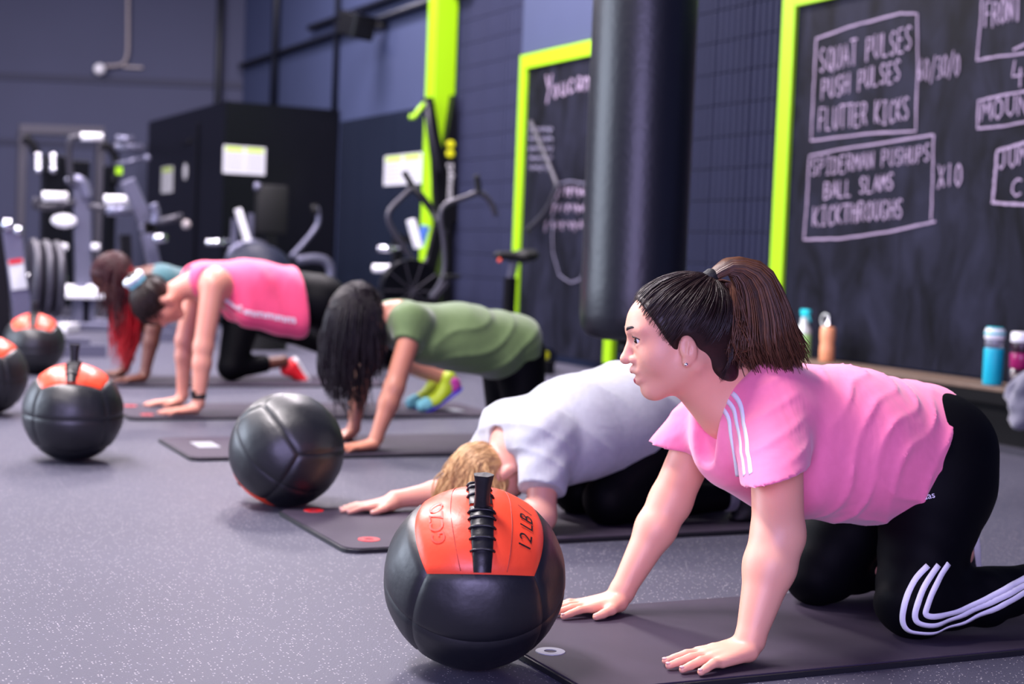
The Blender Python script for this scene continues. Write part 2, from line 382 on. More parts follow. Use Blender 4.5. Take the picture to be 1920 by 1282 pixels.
# ------------------------------------------------------------------ chalk letters (stroke font)
G = {
 'A': [[(0,0),(.5,1),(1,0)],[(.2,.38),(.8,.38)]], 'B': [[(0,0),(0,1),(.7,.95),(.8,.75),(.6,.55),(0,.52)],[(.6,.55),(.9,.35),(.8,.1),(0,0)]],
 'C': [[(.9,.85),(.55,1),(.15,.75),(.1,.3),(.45,0),(.9,.12)]], 'D': [[(.1,0),(.1,1),(.7,.85),(.95,.5),(.7,.1),(.1,0)]],
 'E': [[(.85,1),(.1,1),(.1,0),(.9,0)],[(.1,.52),(.7,.52)]], 'F': [[(.9,1),(.1,1),(.1,0)],[(.1,.52),(.7,.55)]],
 'G': [[(.9,.85),(.5,1),(.1,.7),(.1,.25),(.5,0),(.9,.2),(.9,.45),(.55,.45)]], 'H': [[(.1,0),(.1,1)],[(.9,0),(.9,1)],[(.1,.5),(.9,.5)]],
 'I': [[(.5,0),(.5,1)],[(.2,1),(.8,1)],[(.2,0),(.8,0)]], 'J': [[(.3,1),(.9,1)],[(.7,1),(.7,.2),(.4,0),(.1,.2)]], 'K': [[(.1,0),(.1,1)],[(.9,1),(.1,.45),(.9,0)]],
 'L': [[(.1,1),(.1,0),(.85,0)]], 'M': [[(0,0),(.15,1),(.5,.35),(.85,1),(1,0)]], 'N': [[(.1,0),(.1,1),(.9,0),(.9,1)]], 'O': [[(.5,1),(.12,.75),(.1,.25),(.5,0),(.9,.25),(.88,.75),(.5,1)]],
 'P': [[(.1,0),(.1,1),(.75,.95),(.85,.7),(.65,.5),(.1,.48)]], 'Q': [[(.5,1),(.12,.75),(.1,.25),(.5,0),(.9,.25),(.88,.75),(.5,1)],[(.6,.25),(1,-.1)]],
 'R': [[(.1,0),(.1,1),(.75,.95),(.85,.72),(.65,.52),(.1,.48)],[(.45,.5),(.95,0)]], 'S': [[(.88,.88),(.5,1),(.15,.8),(.3,.55),(.7,.42),(.85,.2),(.5,0),(.1,.12)]],
 'T': [[(0,1),(1,1)],[(.5,1),(.5,0)]], 'U': [[(.1,1),(.12,.25),(.5,0),(.88,.25),(.9,1)]], 'X': [[(.1,1),(.9,0)],[(.9,1),(.1,0)]],
 'Y': [[(.05,1),(.5,.5)],[(.95,1),(.3,-.15)]], '0': [[(.5,1),(.15,.75),(.12,.25),(.5,0),(.88,.25),(.85,.75),(.5,1)]], '1': [[(.5,0),(.5,1)]],
 '3': [[(.1,.95),(.7,1),(.8,.75),(.4,.55),(.85,.4),(.75,.05),(.1,.02)]], '4': [[(.3,1),(.15,.4),(.95,.4)],[(.7,.7),(.7,0)]], '6': [[(.7,1),(.25,.6),(.12,.2),(.5,0),(.85,.2),(.7,.45),(.2,.35)]],
 '/': [[(.1,-.15),(.9,1.15)]], 'a': [[(.8,.5),(.4,.55),(.15,.25),(.4,0),(.8,.3),(.82,.5),(.85,0)]], 'c': [[(.85,.45),(.45,.55),(.15,.25),(.45,0),(.9,.1)]],
 'n': [[(.1,0),(.1,.55)],[(.1,.4),(.5,.55),(.8,.4),(.85,0)]], 'o': [[(.45,.55),(.12,.3),(.45,0),(.82,.25),(.45,.55)]], 'u': [[(.1,.55),(.15,.1),(.5,0),(.8,.2),(.82,.55),(.9,0)]],
 ' ': [] }
CHX = WX-.0225
def stroke(mb, pts, w):
    """ribbon with small thickness on the board plane (x = CHX)"""
    pts = [Vector(p) for p in pts]
    nv = Vector((-1, 0, 0)); L_ = []
    for i, p in enumerate(pts):
        t = (pts[min(i+1, len(pts)-1)]-pts[max(i-1, 0)]); t.x = 0
        t = t.normalized() if t.length > 1e-9 else Vector((0, 0, 1)); s_ = t.cross(nv); ww = w*random.uniform(.8, 1.2)/2
        L_.append((p+s_*ww, p-s_*ww))
    n = len(mb.v); vs = []; fs = []
    for a, b in L_: vs += [a, b, a+nv*.0016, b+nv*.0016]
    for i in range(len(L_)-1):
        j = 4*i; k = j+4; fs += [(j+2, j+3, k+3, k+2), (j, j+2, k+2, k), (j+3, j+1, k+1, k+3)]
    fs += [(0, 1, 3, 2), (4*(len(L_)-1), 4*(len(L_)-1)+2, 4*(len(L_)-1)+3, 4*(len(L_)-1)+1)]
    mb.add(vs, fs)
def chalk_line(txt, x0, y0, x1, y1, h, w=.009, m='chalk', parent=None, X=None, name='chalk_word'):
    if ' ' in txt:
        n = len(txt); i = 0
        for word in txt.split(' '):
            j = i+len(word); chalk_line(word, x0+(x1-x0)*i/n, y0+(y1-y0)*i/n, x0+(x1-x0)*j/n, y0+(y1-y0)*j/n, h, w, m, parent, X, name); i = j+1
        return
    mb = MB(); n = len(txt); X = X or CHX
    for i, ch in enumerate(txt):
        ax = x0+(x1-x0)*i/n; bx = x0+(x1-x0)*(i+.82)/n; ay = y0+(y1-y0)*i/n; by = y0+(y1-y0)*(i+.82)/n
        for st in G[ch]:
            pp = []
            for j in range(len(st)-1):
                for q in range(3 if len(st) < 5 else 2):
                    t = q/(3 if len(st) < 5 else 2); pp.append((st[j][0]+(st[j+1][0]-st[j][0])*t, st[j][1]+(st[j+1][1]-st[j][1])*t))
            pp.append(st[-1]); jx, jy = random.uniform(-.04, .04), random.uniform(-.05, .05)
            stroke(mb, [onX(ax+(bx-ax)*(u+jx)+v*1.5, ay+(by-ay)*u-h*(v+jy)*random.uniform(.98, 1.02), X) for u, v in pp], w)
    return mb.build(name, m, parent)
def chalk_poly(pts, w=.010, m='chalk', parent=None, name='chalk_box'):
    mb = MB(); P = []
    for i in range(len(pts)-1):
        for q in range(6): t = q/6; P.append(onX(pts[i][0]+(pts[i+1][0]-pts[i][0])*t+random.uniform(-.5, .5), pts[i][1]+(pts[i+1][1]-pts[i][1])*t+random.uniform(-.6, .6), CHX))
    P.append(onX(pts[-1][0], pts[-1][1], CHX)); stroke(mb, P, w); return mb.build(name, m, parent)

def board(y_far, y_near, z0, z1, label, fw=.11, near_side=True):
    r = empty('chalkboard', (WX, (y_far+y_near)/2, z0), label, 'chalkboard')
    MB().box((WX-.02, y_near+.02, z0), (WX-.001, y_far-.02, z1-.02)).build('slate', 'slate', r)
    MB().box((WX-.045, y_far-fw, z0), (WX-.002, y_far, z1), bev=.004).build('frame_post', 'lime', r)
    if near_side: MB().box((WX-.045, y_near, z0), (WX-.002, y_near+fw, z1), bev=.004).build('frame_post', 'lime', r)
    MB().box((WX-.045, y_near+(fw if near_side else 0)+.0008, z1-fw*.62 if not near_side else z1-fw), (WX-.002, y_far-fw-.0008, z1), bev=.004).build('frame_rail', 'lime', r)
    return r
b1 = board(7.625, 3.6, .30, 2.385, 'large lime framed chalkboard with workout list in chalk above the ledge', fw=.125, near_side=False)
b2 = board(11.175, 9.50, .06, 2.38, 'narrow lime framed chalkboard behind the black punching bag', fw=.112)
chalk_poly([(1531, 73), (1600, 48), (1690, 25), (1720, 26), (1721, 120), (1717, 246), (1640, 249), (1521, 264), (1526, 160), (1531, 70)], parent=b1)
chalk_poly([(1750, 253), (1600, 276), (1518, 291), (1513, 380), (1507, 449), (1580, 447), (1680, 432), (1754, 415)], parent=b1)
chalk_poly([(1751, 253), (1749, 330), (1746, 412)], parent=b1)
chalk_line('SQUAT PULSES', 1535, 137, 1712, 92, 44, parent=b1)
chalk_line('PUSH PULSES', 1540, 187, 1690, 150, 38, parent=b1)
chalk_line('FLUTTER KICKS', 1535, 246, 1706, 224, 42, parent=b1)
chalk_line('60/30/0', 1721, 152, 1801, 140, 40, .007, parent=b1)
chalk_line('SPIDERMAN PUSHUPS', 1521, 330, 1745, 302, 32, .0075, parent=b1)
chalk_line('BALL SLAMS', 1546, 373, 1677, 354, 31, parent=b1)
chalk_line('KICKTHROUGHS', 1524, 424, 1694, 408, 36, parent=b1)
chalk_line('X10', 1757, 352, 1806, 347, 42, .009, parent=b1)
chalk_poly([(1843, -20), (1838, 50), (1832, 113), (1870, 106), (1960, 96)], parent=b1)
chalk_line('FRONT', 1846, 53, 1916, 36, 46, parent=b1)
chalk_line('4', 1895, 166, 1925, 160, 50, parent=b1)
chalk_poly([(1900, 93), (1925, 82)], parent=b1)
chalk_poly([(1960, 166), (1880, 178), (1835, 189), (1833, 241), (1880, 237), (1960, 221)], parent=b1)
chalk_line('MOUN', 1840, 226, 1930, 213, 38, parent=b1)
chalk_poly([(1960, 262), (1920, 268), (1870, 283), (1866, 330), (1861, 379), (1890, 382), (1960, 386)], .014, parent=b1)
chalk_line('JUM', 1872, 318, 1928, 306, 36, parent=b1)
chalk_line('C', 1896, 370, 1922, 366, 32, parent=b1)
chalk_line('You can'.replace(' ', ''), 1022, 188, 1108, 166, 46, .016, parent=b2)
for k, (yy, xa, xb, h) in enumerate(((372, 1044, 1100, 22), (402, 1036, 1100, 20), (434, 1022, 1098, 20))):
    mb = MB()
    for q in range(7):
        px = xa+(xb-xa)*q/7; stroke(mb, [onX(px+random.uniform(0, 6)*t+1.5*math.sin(t*9+q), yy-h*abs(math.sin(t*5+q)), CHX) for t in (0, .25, .5, .75, 1)], .017)
    o = mb.build('chalk_scribble', 'chalk', b2); o['kind'] = 'stuff'
for k in range(5):
    mb = MB()
    for q in range(5):
        px = 992+q*9; y0 = 250+k*18; stroke(mb, [onX(px+t*8, y0-12*abs(math.sin(t*4+q*2+k)), CHX) for t in (0, .33, .66, 1)], .011)
    o = mb.build('chalk_scribble', 'chalk_faint', b2); o['kind'] = 'stuff'
chalk_poly([(1044, 345), (1036, 400), (1036, 470), (1048, 515), (1070, 530), (1090, 522), (1098, 480)], .008, 'chalk_faint', b2, 'chalk_outline')
chalk_poly([(1040, 345), (1070, 339), (1100, 345)], .008, 'chalk_faint', b2, 'chalk_outline')

# bungee cable hanging against the narrow board, grey to tan
p = [onX(x, y, WX-.07) for x, y in ((995, 228), (1012, 268), (1032, 315), (1043, 345), (1040, 362), (1020, 400), (988, 432))]
o = MB().tube(spline(p, 30), .018, 8).build('hose', 'grey_tube', None, True, at=p[0]); tag(o, 'bent grey hose hung against the narrow chalkboard', 'hose')

# ------------------------------------------------------------------ ledge with bottles
LZ = .292
lg = empty('ledge_bench', (5.2, 5, 0), 'long low black ledge with worn tan top under the large chalkboard', 'ledge')
MB().box((5.06, 2.2, .0), (WX-.002, 7.58, LZ-.022)).build('body', 'black_box', lg)
MB().box((5.03, 2.2, LZ-.02), (WX-.048, 7.58, LZ), bev=.004).build('top', 'tan_wood', lg)
MB().box((5.022, 2.2, LZ-.075), (5.058, 7.58, LZ-.0215)).build('lip', 'black_box', lg)
MB().box((5.02, 2.2, 0), (5.058, 7.58, .035)).build('kickboard', 'grey_tube', lg)
def bottle(x, y, name, label, cat='bottle'):
    p = onZ(x, y, LZ); p.x = min(max(p.x, 5.09), 5.26)
    return empty(name, p, label, cat), p
def at_x(x, X): # ledge point seen at column x on depth X
    p = onX(x, 690, X); p.z = LZ+.0006; return p
def bot(x, X, name, label):
    p = at_x(x, X); return empty(name, p, label, 'bottle'), p
r, p = bot(1504, 5.2, 'spray_bottle', 'spray bottle with teal trigger and green liquid on the ledge')
MB().lathe([(.036, 0), (.042, .004), (.042, .125), (.040, .135)], p).build('liquid', 'green_liquid', r, True)
MB().lathe([(.0415, .136), (.042, .14), (.038, .165), (.022, .19), (.019, .225), (.0175, .232)], p).build('shoulder', 'milky_plastic', r, True)
MB().lathe([(.021, .2325), (.021, .25), (.015, .254)], p).box((p.x-.012, p.y-.045, p.z+.248), (p.x+.012, p.y+.03, p.z+.275), bev=.004).build('spray_head', 'teal_plastic', r, .6)
MB().tube([p+Vector((0, -.025, .25)), p+Vector((0, -.038, .232)), p+Vector((0, -.055, .208))], [.008, .007, .005], 6).build('trigger', 'teal_plastic', r, True)
r, p = bot(1549, 5.2, 'squeeze_bottle', 'peach orange squeeze bottle with silver pump on the ledge')
MB().lathe([(.036, 0), (.041, .005), (.04, .08), (.037, .1), (.041, .13), (.041, .18), (.036, .188)], p).build('body', 'orange_plastic', r, True)
MB().lathe([(.016, .1885), (.016, .205), (.011, .21), (.011, .235), (.006, .245)], p).build('pump', 'chrome', r, True)
MB().tube([p+Vector((0, .012+.034*math.sin(a)+.02, .225+.034*math.cos(a))) for a in [i*.35 for i in range(-3, 14)]], .0045, 6).build('loop', 'milky_plastic', r, True)
r, p = bot(1478, 5.2, 'water_bottle', 'white and blue bottle behind the ponytail on the ledge')
MB().lathe([(.03, 0), (.034, .005), (.034, .17), (.02, .2)], p).build('body', 'white_plastic', r, True)
MB().lathe([(.021, .201), (.021, .23), (.016, .235)], p).build('cap', 'navy_vinyl', r, True)
r, p = bot(1862, 5.13, 'water_bottle', 'teal sleeved clear bottle with white and teal lid on the ledge')
MB().lathe([(.042, 0), (.045, .006), (.045, .165), (.044, .17)], p).build('sleeve', 'teal_sleeve', r, True)
MB().lathe([(.0425, .1705), (.0425, .212), (.042, .213)], p).build('glass', 'clear_plastic', r, True)
MB().lathe([(.045, .2135), (.046, .218), (.046, .252), (.040, .262)], p).build('lid', 'white_plastic', r, True)
MB().lathe([(.0475, .234), (.0485, .236), (.0485, .243), (.0475, .245)], p).lathe([(.0405, .2625), (.039, .268)], p).build('lid_ring', 'teal_plastic', r, True)
r, p = bot(1912, 5.13, 'shaker_bottle', 'magenta shaker bottle with pale lid beside the grey garment')
MB().lathe([(.042, 0), (.045, .006), (.045, .09)], p).build('base', 'dark_plum', r, True)
MB().lathe([(.0445, .0905), (.046, .092), (.047, .16), (.0465, .161)], p).build('sleeve', 'magenta_plastic', r, True)
MB().lathe([(.045, .1615), (.046, .165), (.046, .205), (.045, .21)], p).build('collar', 'dark_plum', r, True)
MB().lathe([(.0455, .2105), (.047, .214), (.046, .25), (.040, .256)], p).build('lid', 'white_plastic', r, True)
q = at_x(1918, 5.02)
s = SDF((q.x-.25, q.y-.3, .05), (q.x+.2, q.y+.2, .5), .012)
s.cone((q.x+.06, q.y-.1, LZ+.07), (q.x-.03, q.y-.08, LZ+.055), .055, .05, .03).cone((q.x-.045, q.y-.08, LZ+.04), (q.x-.065, q.y-.06, LZ-.12), .045, .045, .03).cone((q.x+.02, q.y-.02, LZ+.055), (q.x-.06, q.y+.0, LZ-.02), .035, .035, .03)
s.warp(lambda x, y, z: .008*np.sin(y*60+z*35)+.005*np.sin(z*80-x*50))
o = s.build('hoodie', 'grey_fleece', None, 1); tag(o, 'crumpled grey garment hanging over the ledge edge at the right', 'garment')

# ------------------------------------------------------------------ lime column, ski machine
cx, cy = 5.252, 12.62
o = MB().box((cx-.10, cy-.10, 0), (cx+.10, cy+.10, 6.0), bev=.006).build('steel_column', 'lime', None, None, at=(cx, cy, 0)); tag(o, 'tall square lime green steel column by the right wall', 'column', kind='structure')
sy = cy-.22
r = empty('ski_machine', (cx, sy, 0), 'black upright ski trainer with lime handle standing before the lime column', 'exercise machine')
P_ = lambda x, y, dy=0.0: onY(x, y, sy+dy)
mb = MB()
for pts in ([(800, 183), (812, 181), (833, 300), (838, 420), (820, 420), (815, 300)], [(851, 178), (856, 178), (857, 415), (838, 420), (836, 300), (838, 262)]):
    v = [P_(x, y) for x, y in pts]; n = len(v); w = [q+Vector((0, .10, 0)) for q in v]
    mb.add(v+w, [tuple(range(n)), tuple(range(2*n-1, n-1, -1))]+[(i, n+i, n+(i+1) % n, (i+1) % n) for i in range(n)])
mb.build('mast', 'black_metal', r)
t0, b0 = P_(829, 418), P_(825, 600); b0.z = .05
MB().beam(t0+Vector((.04, .05, 0)), b0+Vector((.04, .05, 0)), .09, .17, (0, 1, 0)).build('lower_mast', 'black_metal', r)
MB().box((b0.x-.25, sy-.25, 0), (b0.x+.08, sy+.09, .05), bev=.01).build('base', 'black_metal', r)
MB().tube([P_(800, 190, -.05), P_(806, 240, -.06), P_(824, 322, -.07)], .02, 8).build('pull_bar', 'grey_tube', r, True)
MB().tube([P_(795, 195, -.06), P_(786, 206, -.08), P_(776, 220, -.08), P_(768, 219, -.08)], .022, 8).build('handle', 'lime', r, True)
a = P_(845, 278, -.006)
for dz in (.035, -.045): MB().sphere(a+Vector((0, .004, dz)), .042, 14, 8, (1, .12, .85)).build('logo', 'yellow_print', r, True)
MT = Matrix.Translation(P_(843, 340, -.004)) @ Matrix(((0, -1, 0, 0), (0, 0, -1, 0), (1, 0, 0, 0), (0, 0, 0, 1))) @ Matrix.Diagonal((1, 1, 1, 1))
text_mesh('concept2', .085, MT, 'brand_text', 'white_plastic', r, .001)

# ------------------------------------------------------------------ mirror glass, posters, conduits and speaker on the right wall
for i, (ya, yb) in enumerate(((12.96, 13.98), (14.0, 14.88), (14.9, 15.55))):
    o = MB().box((WX-.014, ya, .25), (WX-.002, yb, 2.12)).build('wall_mirror', 'mirror_glass', None, None, at=(WX, (ya+yb)/2, .25))
    tag(o, ('dark wall mirror panel behind the lime column', 'dark wall mirror panel in the middle of three', 'dark wall mirror panel next to the black cabin')[i], 'mirror')
def poster(name, quad, th, label, headers, parent_n):
    """quad: tl,tr,br,bl world points; raised print strips"""
    r = empty(name, quad[3], label, 'poster'); n = Vector(parent_n)
    def sheet(nm, a, b, c, d, m, lift):
        mb = MB(); v = [Vector(k)+n*lift for k in (a, b, c, d)]; w = [k-n*.002 for k in v]
        mb.add(v+w, [(0, 1, 2, 3), (7, 6, 5, 4), (0, 4, 5, 1), (1, 5, 6, 2), (2, 6, 7, 3), (3, 7, 4, 0)]); mb.build(nm, m, r)
    tl, tr, br, bl = [Vector(k) for k in quad]
    P = lambda u, v: tl.lerp(tr, u).lerp(bl.lerp(br, u), v)
    sheet('sheet', tl, tr, br, bl, 'paper', .004)
    for (u0, u1) in headers:
        sheet('header', P(u0, .05), P(u1, .05), P(u1, .2), P(u0, .2), 'lime_print', .0065)
        for k in range(5): sheet('print_line', P(u0, .3+k*.13), P(u1, .3+k*.13), P(u1, .33+k*.13), P(u0, .33+k*.13), 'grey_print', .0065)
    return r
xq = lambda x, y: onX(x, y, WX-.016)
q0, q1 = xq(722, 293), xq(792, 297); z0 = xq(757, 346).z
poster('poster', [(q0.x, q0.y, q0.z), (q1.x, q1.y, q0.z), (q1.x, q1.y, z0), (q0.x, q0.y, z0)], .002, 'white poster with lime header on the wall mirror left of the column', [(.05, .46), (.54, .95)], (-1, 0, 0))
mb = MB(); z = 3.02
for dz, yend in ((0, 19.4), (.16, 16.6)):
    mb = MB().tube([(WX-.05, 12.2, 3.05+dz), (WX-.05, yend, 3.05+dz)], .035, 8)
    o = mb.build('conduit', 'dark_pipe', None, True, at=(WX, 14, 3.05+dz)); tag(o, ('long dark conduit running along the right wall', 'short upper dark conduit beside the speaker on the right wall')[dz > 0], 'pipe')
sp = onX(668, 48, WX-.3)
r = empty('loudspeaker', sp, 'black loudspeaker bracketed high on the right wall', 'speaker')
Ms = Matrix.Translation(sp) @ Matrix.Rotation(math.radians(28), 4, 'Z') @ Matrix.Rotation(math.radians(14), 4, 'X')
MB().box((-.15, -.12, -.12), (.15, .12, .12), Ms, .02).build('cabinet', 'black_panel', r)
MB().box((-.13, -.128, -.10), (.13, -.121, .10), Ms).build('grille', 'black_rubber', r)
MB().tube([sp+Vector((.1, .05, 0)), (WX-.03, sp.y-.1, sp.z+.02)], .03, 8).build('bracket', 'black_metal', r, True)
for k, (xx, r_, lab) in enumerate(((515, .055, 'dark vertical pipe on the right wall near the corner'), (628, .03, 'thin dark cable drop on the right wall by the cabin'))):
    p = onX(xx, 100, WX-.05); o = MB().tube([(WX-.04, p.y, 1.9), (WX-.04, p.y, 5.9)], r_, 8).build('wall_pipe', 'dark_pipe', None, True, at=(WX, p.y, 1.9)); tag(o, lab, 'pipe')
p = onB(411, 100, .06); o = MB().tube([(p.x, p.y, .0), (p.x, p.y, 5.9)], .05, 10).build('wall_pipe', 'dark_pipe', None, True, at=(p.x, p.y, 0)); tag(o, 'thick black vertical pipe on the back wall', 'pipe')
r = empty('sensor_fitting', onB(187, 130, .1), 'small white globe fitting on a cream conduit on the back wall', 'fitting')
MB().tube(spline([onB(240, -40, .05), onB(240, 60, .05), onB(239, 100, .05), onB(232, 118, .05), onB(218, 123, .05), onB(196, 124, .07)], 24), .022, 8).build('conduit', 'cream_pipe', r, True)
MB().sphere(onB(187, 130, .1), .075, 16, 10).build('globe', 'white_plastic', r, True)
MB().beam(onB(232, 125, .02), onB(268, 127, .02), .05, .03).build('box', 'cream_pipe', r)

# ------------------------------------------------------------------ black cabin in the far corner
CY = 15.6; CX0 = onY(420, 300, CY).x; CZ = onY(421, 189, CY).z
r = empty('black_cabin', (CX0, CY, 0), 'large matt black cabin in the far corner with posters', 'cabin')
MB().box((CX0+.001, CY, 0), (WX-.02, CY+.04, CZ)).build('front_panel', 'black_panel', r)
MB().box((CX0, CY+.041, 0), (CX0+.04, 19.2, CZ)).build('side_panel', 'black_panel', r)
MB().box((CX0+.05, CY+.05, CZ-.06), (WX-.02, 19.2, CZ-.01)).build('roof', 'black_panel', r)
dy0 = onX(370, 320, CX0).y; dy1 = onX(296, 320, CX0).y
MB().box((CX0-.02, dy0, .05), (CX0-.001, dy1, CZ-.16), bev=.006).build('door', 'black_panel', r)
d = [o for o in r.children if o.name.startswith('door')][0]
hp = onX(347, 266, CX0-.03); MB().box((CX0-.045, hp.y-.22, hp.z-.03), (CX0-.0205, hp.y+.22, hp.z+.03)).build('handle', 'black_metal', d)
fq = lambda x, y: onY(x, y, CY-.002)
a, b = fq(419, 272), fq(498, 276); zl = fq(419, 324).z
poster('poster', [(a.x, a.y, a.z), (b.x, b.y, a.z), (b.x, b.y, zl), (a.x, a.y, zl)], .002, 'wide white poster with two lime headers on the cabin front', [(.05, .46), (.54, .95)], (0, -1, 0))
sq = lambda x, y: onX(x, y, CX0-.024)
a, b = sq(304, 314), sq(325, 313); zl = sq(304, 362).z
poster('poster', [(a.x, a.y, a.z), (b.x, b.y, a.z), (b.x, b.y, zl), (a.x, a.y, zl)], .002, 'narrow white poster with lime header on the cabin side', [(.1, .9)], (-1, 0, 0))
c = sq(347, 322); o = MB().sphere(c, .15, 18, 8, (.02, .62, .62)).build('round_sticker', 'paper', None, True, at=c); tag(o, 'round pale pink sticker on the cabin side', 'sticker')

# ------------------------------------------------------------------ punching bag
bc = Vector((2.92, 5.06, 0)); R_ = .196
r = empty('punching_bag', (bc.x, bc.y, .5), 'big black leather punching bag hanging before the chalkboards', 'punching bag')
prof = [(.02, .50), (R_*.6, .505), (R_*.86, .52), (R_*.97, .55), (R_, .60), (R_*1.01, .70), (R_*1.0, .72), (R_*1.005, 1.2), (R_*1.0, 1.8), (R_*1.0, 2.30), (R_*.96, 2.335), (.03, 2.34)]
MB().lathe([(a, b) for a, b in prof], (bc.x, bc.y, 0), 48).build('body', 'bag_leather', r, .9)
MB().lathe([(.04, .455), (.045, .46), (.045, .498), (.04, .4995)], (bc.x, bc.y, 0), 16).build('bottom_loop', 'black_rubber', r, True)
for k in range(4):
    a = k*PI/2+.4; MB().tube([(bc.x+math.cos(a)*R_*.9, bc.y+math.sin(a)*R_*.9, 2.33), (bc.x, bc.y, 2.95)], .012, 6).build('chain', 'chrome', r, True)
MB().tube([(bc.x, bc.y, 2.95), (bc.x, bc.y, 5.6)], .014, 6).build('hanger', 'chrome', r, True)
mat('teal_jersey_paint', (70, 110, 190), .4, bump=.04)
# ------------------------------------------------------------------ exercise mats
mat('mat_foam', (58, 50, 64), .6, spec=.15, bump=.10, bscale=500, var=.30, vscale=6)
mat('mat_edge', (18, 18, 24), .6, bump=.1)
mat('red_ring', (200, 20, 30), .4, bump=.03)
mat('white_ring', (160, 162, 172), .4, bump=.03)
mat('silver_label', (150, 153, 160), .4, bump=.03)
MAT_T = .014
def ex_mat(x0, y0, L_, label, rings=(), labels=(), ang=0.0, ringmat='red_ring', wd=.61):
    r = empty('exercise_mat', (x0, y0, 0), label, 'mat', 'exercise mats laid in a row')
    R = .045; pts = []
    for cx_, cy_, a0 in ((L_-R, R, -PI/2), (L_-R, wd-R, 0), (R, wd-R, PI/2), (R, R, PI)):
        for k in range(7): a = a0+PI/2*k/6; pts.append((cx_+R*math.cos(a), cy_+R*math.sin(a)))
    M = Matrix.Translation((x0, y0, .0005)) @ Matrix.Rotation(ang, 4, 'Z')
    MB().prism(pts, MAT_T-.0035, M).build('underside', 'mat_edge', r)
    c = (L_/2, wd/2); ins = [((x-c[0])*(1-.006/c[0])+c[0], (y-c[1])*(1-.006/c[1])+c[1]) for x, y in pts]
    MB().prism(ins, .0028, M @ Matrix.Translation((0, 0, MAT_T-.0033))).build('top_foam', 'mat_foam', r)
    for (u, v) in rings:
        p = M @ Vector((u, v, MAT_T-.0006)); MB().lathe([(.013, 0), (.013, .0016), (.030, .0016), (.0305, 0)], p, 24).build('grommet', ringmat, r)
    for (u, v, w, h) in labels:
        MB().box((u-w/2, v-h/2, MAT_T-.0006), (u+w/2, v+h/2, MAT_T+.0007), M).build('label_patch', 'silver_label', r)
    return r
ex_mat(1.36, 2.455, 1.83, 'black exercise mat nearest the camera under the pink striped shirt', [(.062, .275)], ringmat='white_ring')
ex_mat(1.375, 3.83, 1.83, 'black exercise mat with red rings under the white shirted person', [(.106, .115), (.104, .62-.03)], wd=.64)
ex_mat(1.395, 5.60, 1.83, 'black exercise mat with white corner label under the green shirted person', labels=[(.14, .36, .085, .16)], ang=-.012)
ex_mat(1.44, 6.90, 1.83, 'black exercise mat with red rings under the pink tank top person', [(.10, .12), (.10, .5)], labels=[(1.66, .23, .06, .14)], ang=-.01)
ex_mat(1.48, 8.46, 1.83, 'black exercise mat farthest back under the person with red braids', labels=[(1.36, .3, .06, .14)])

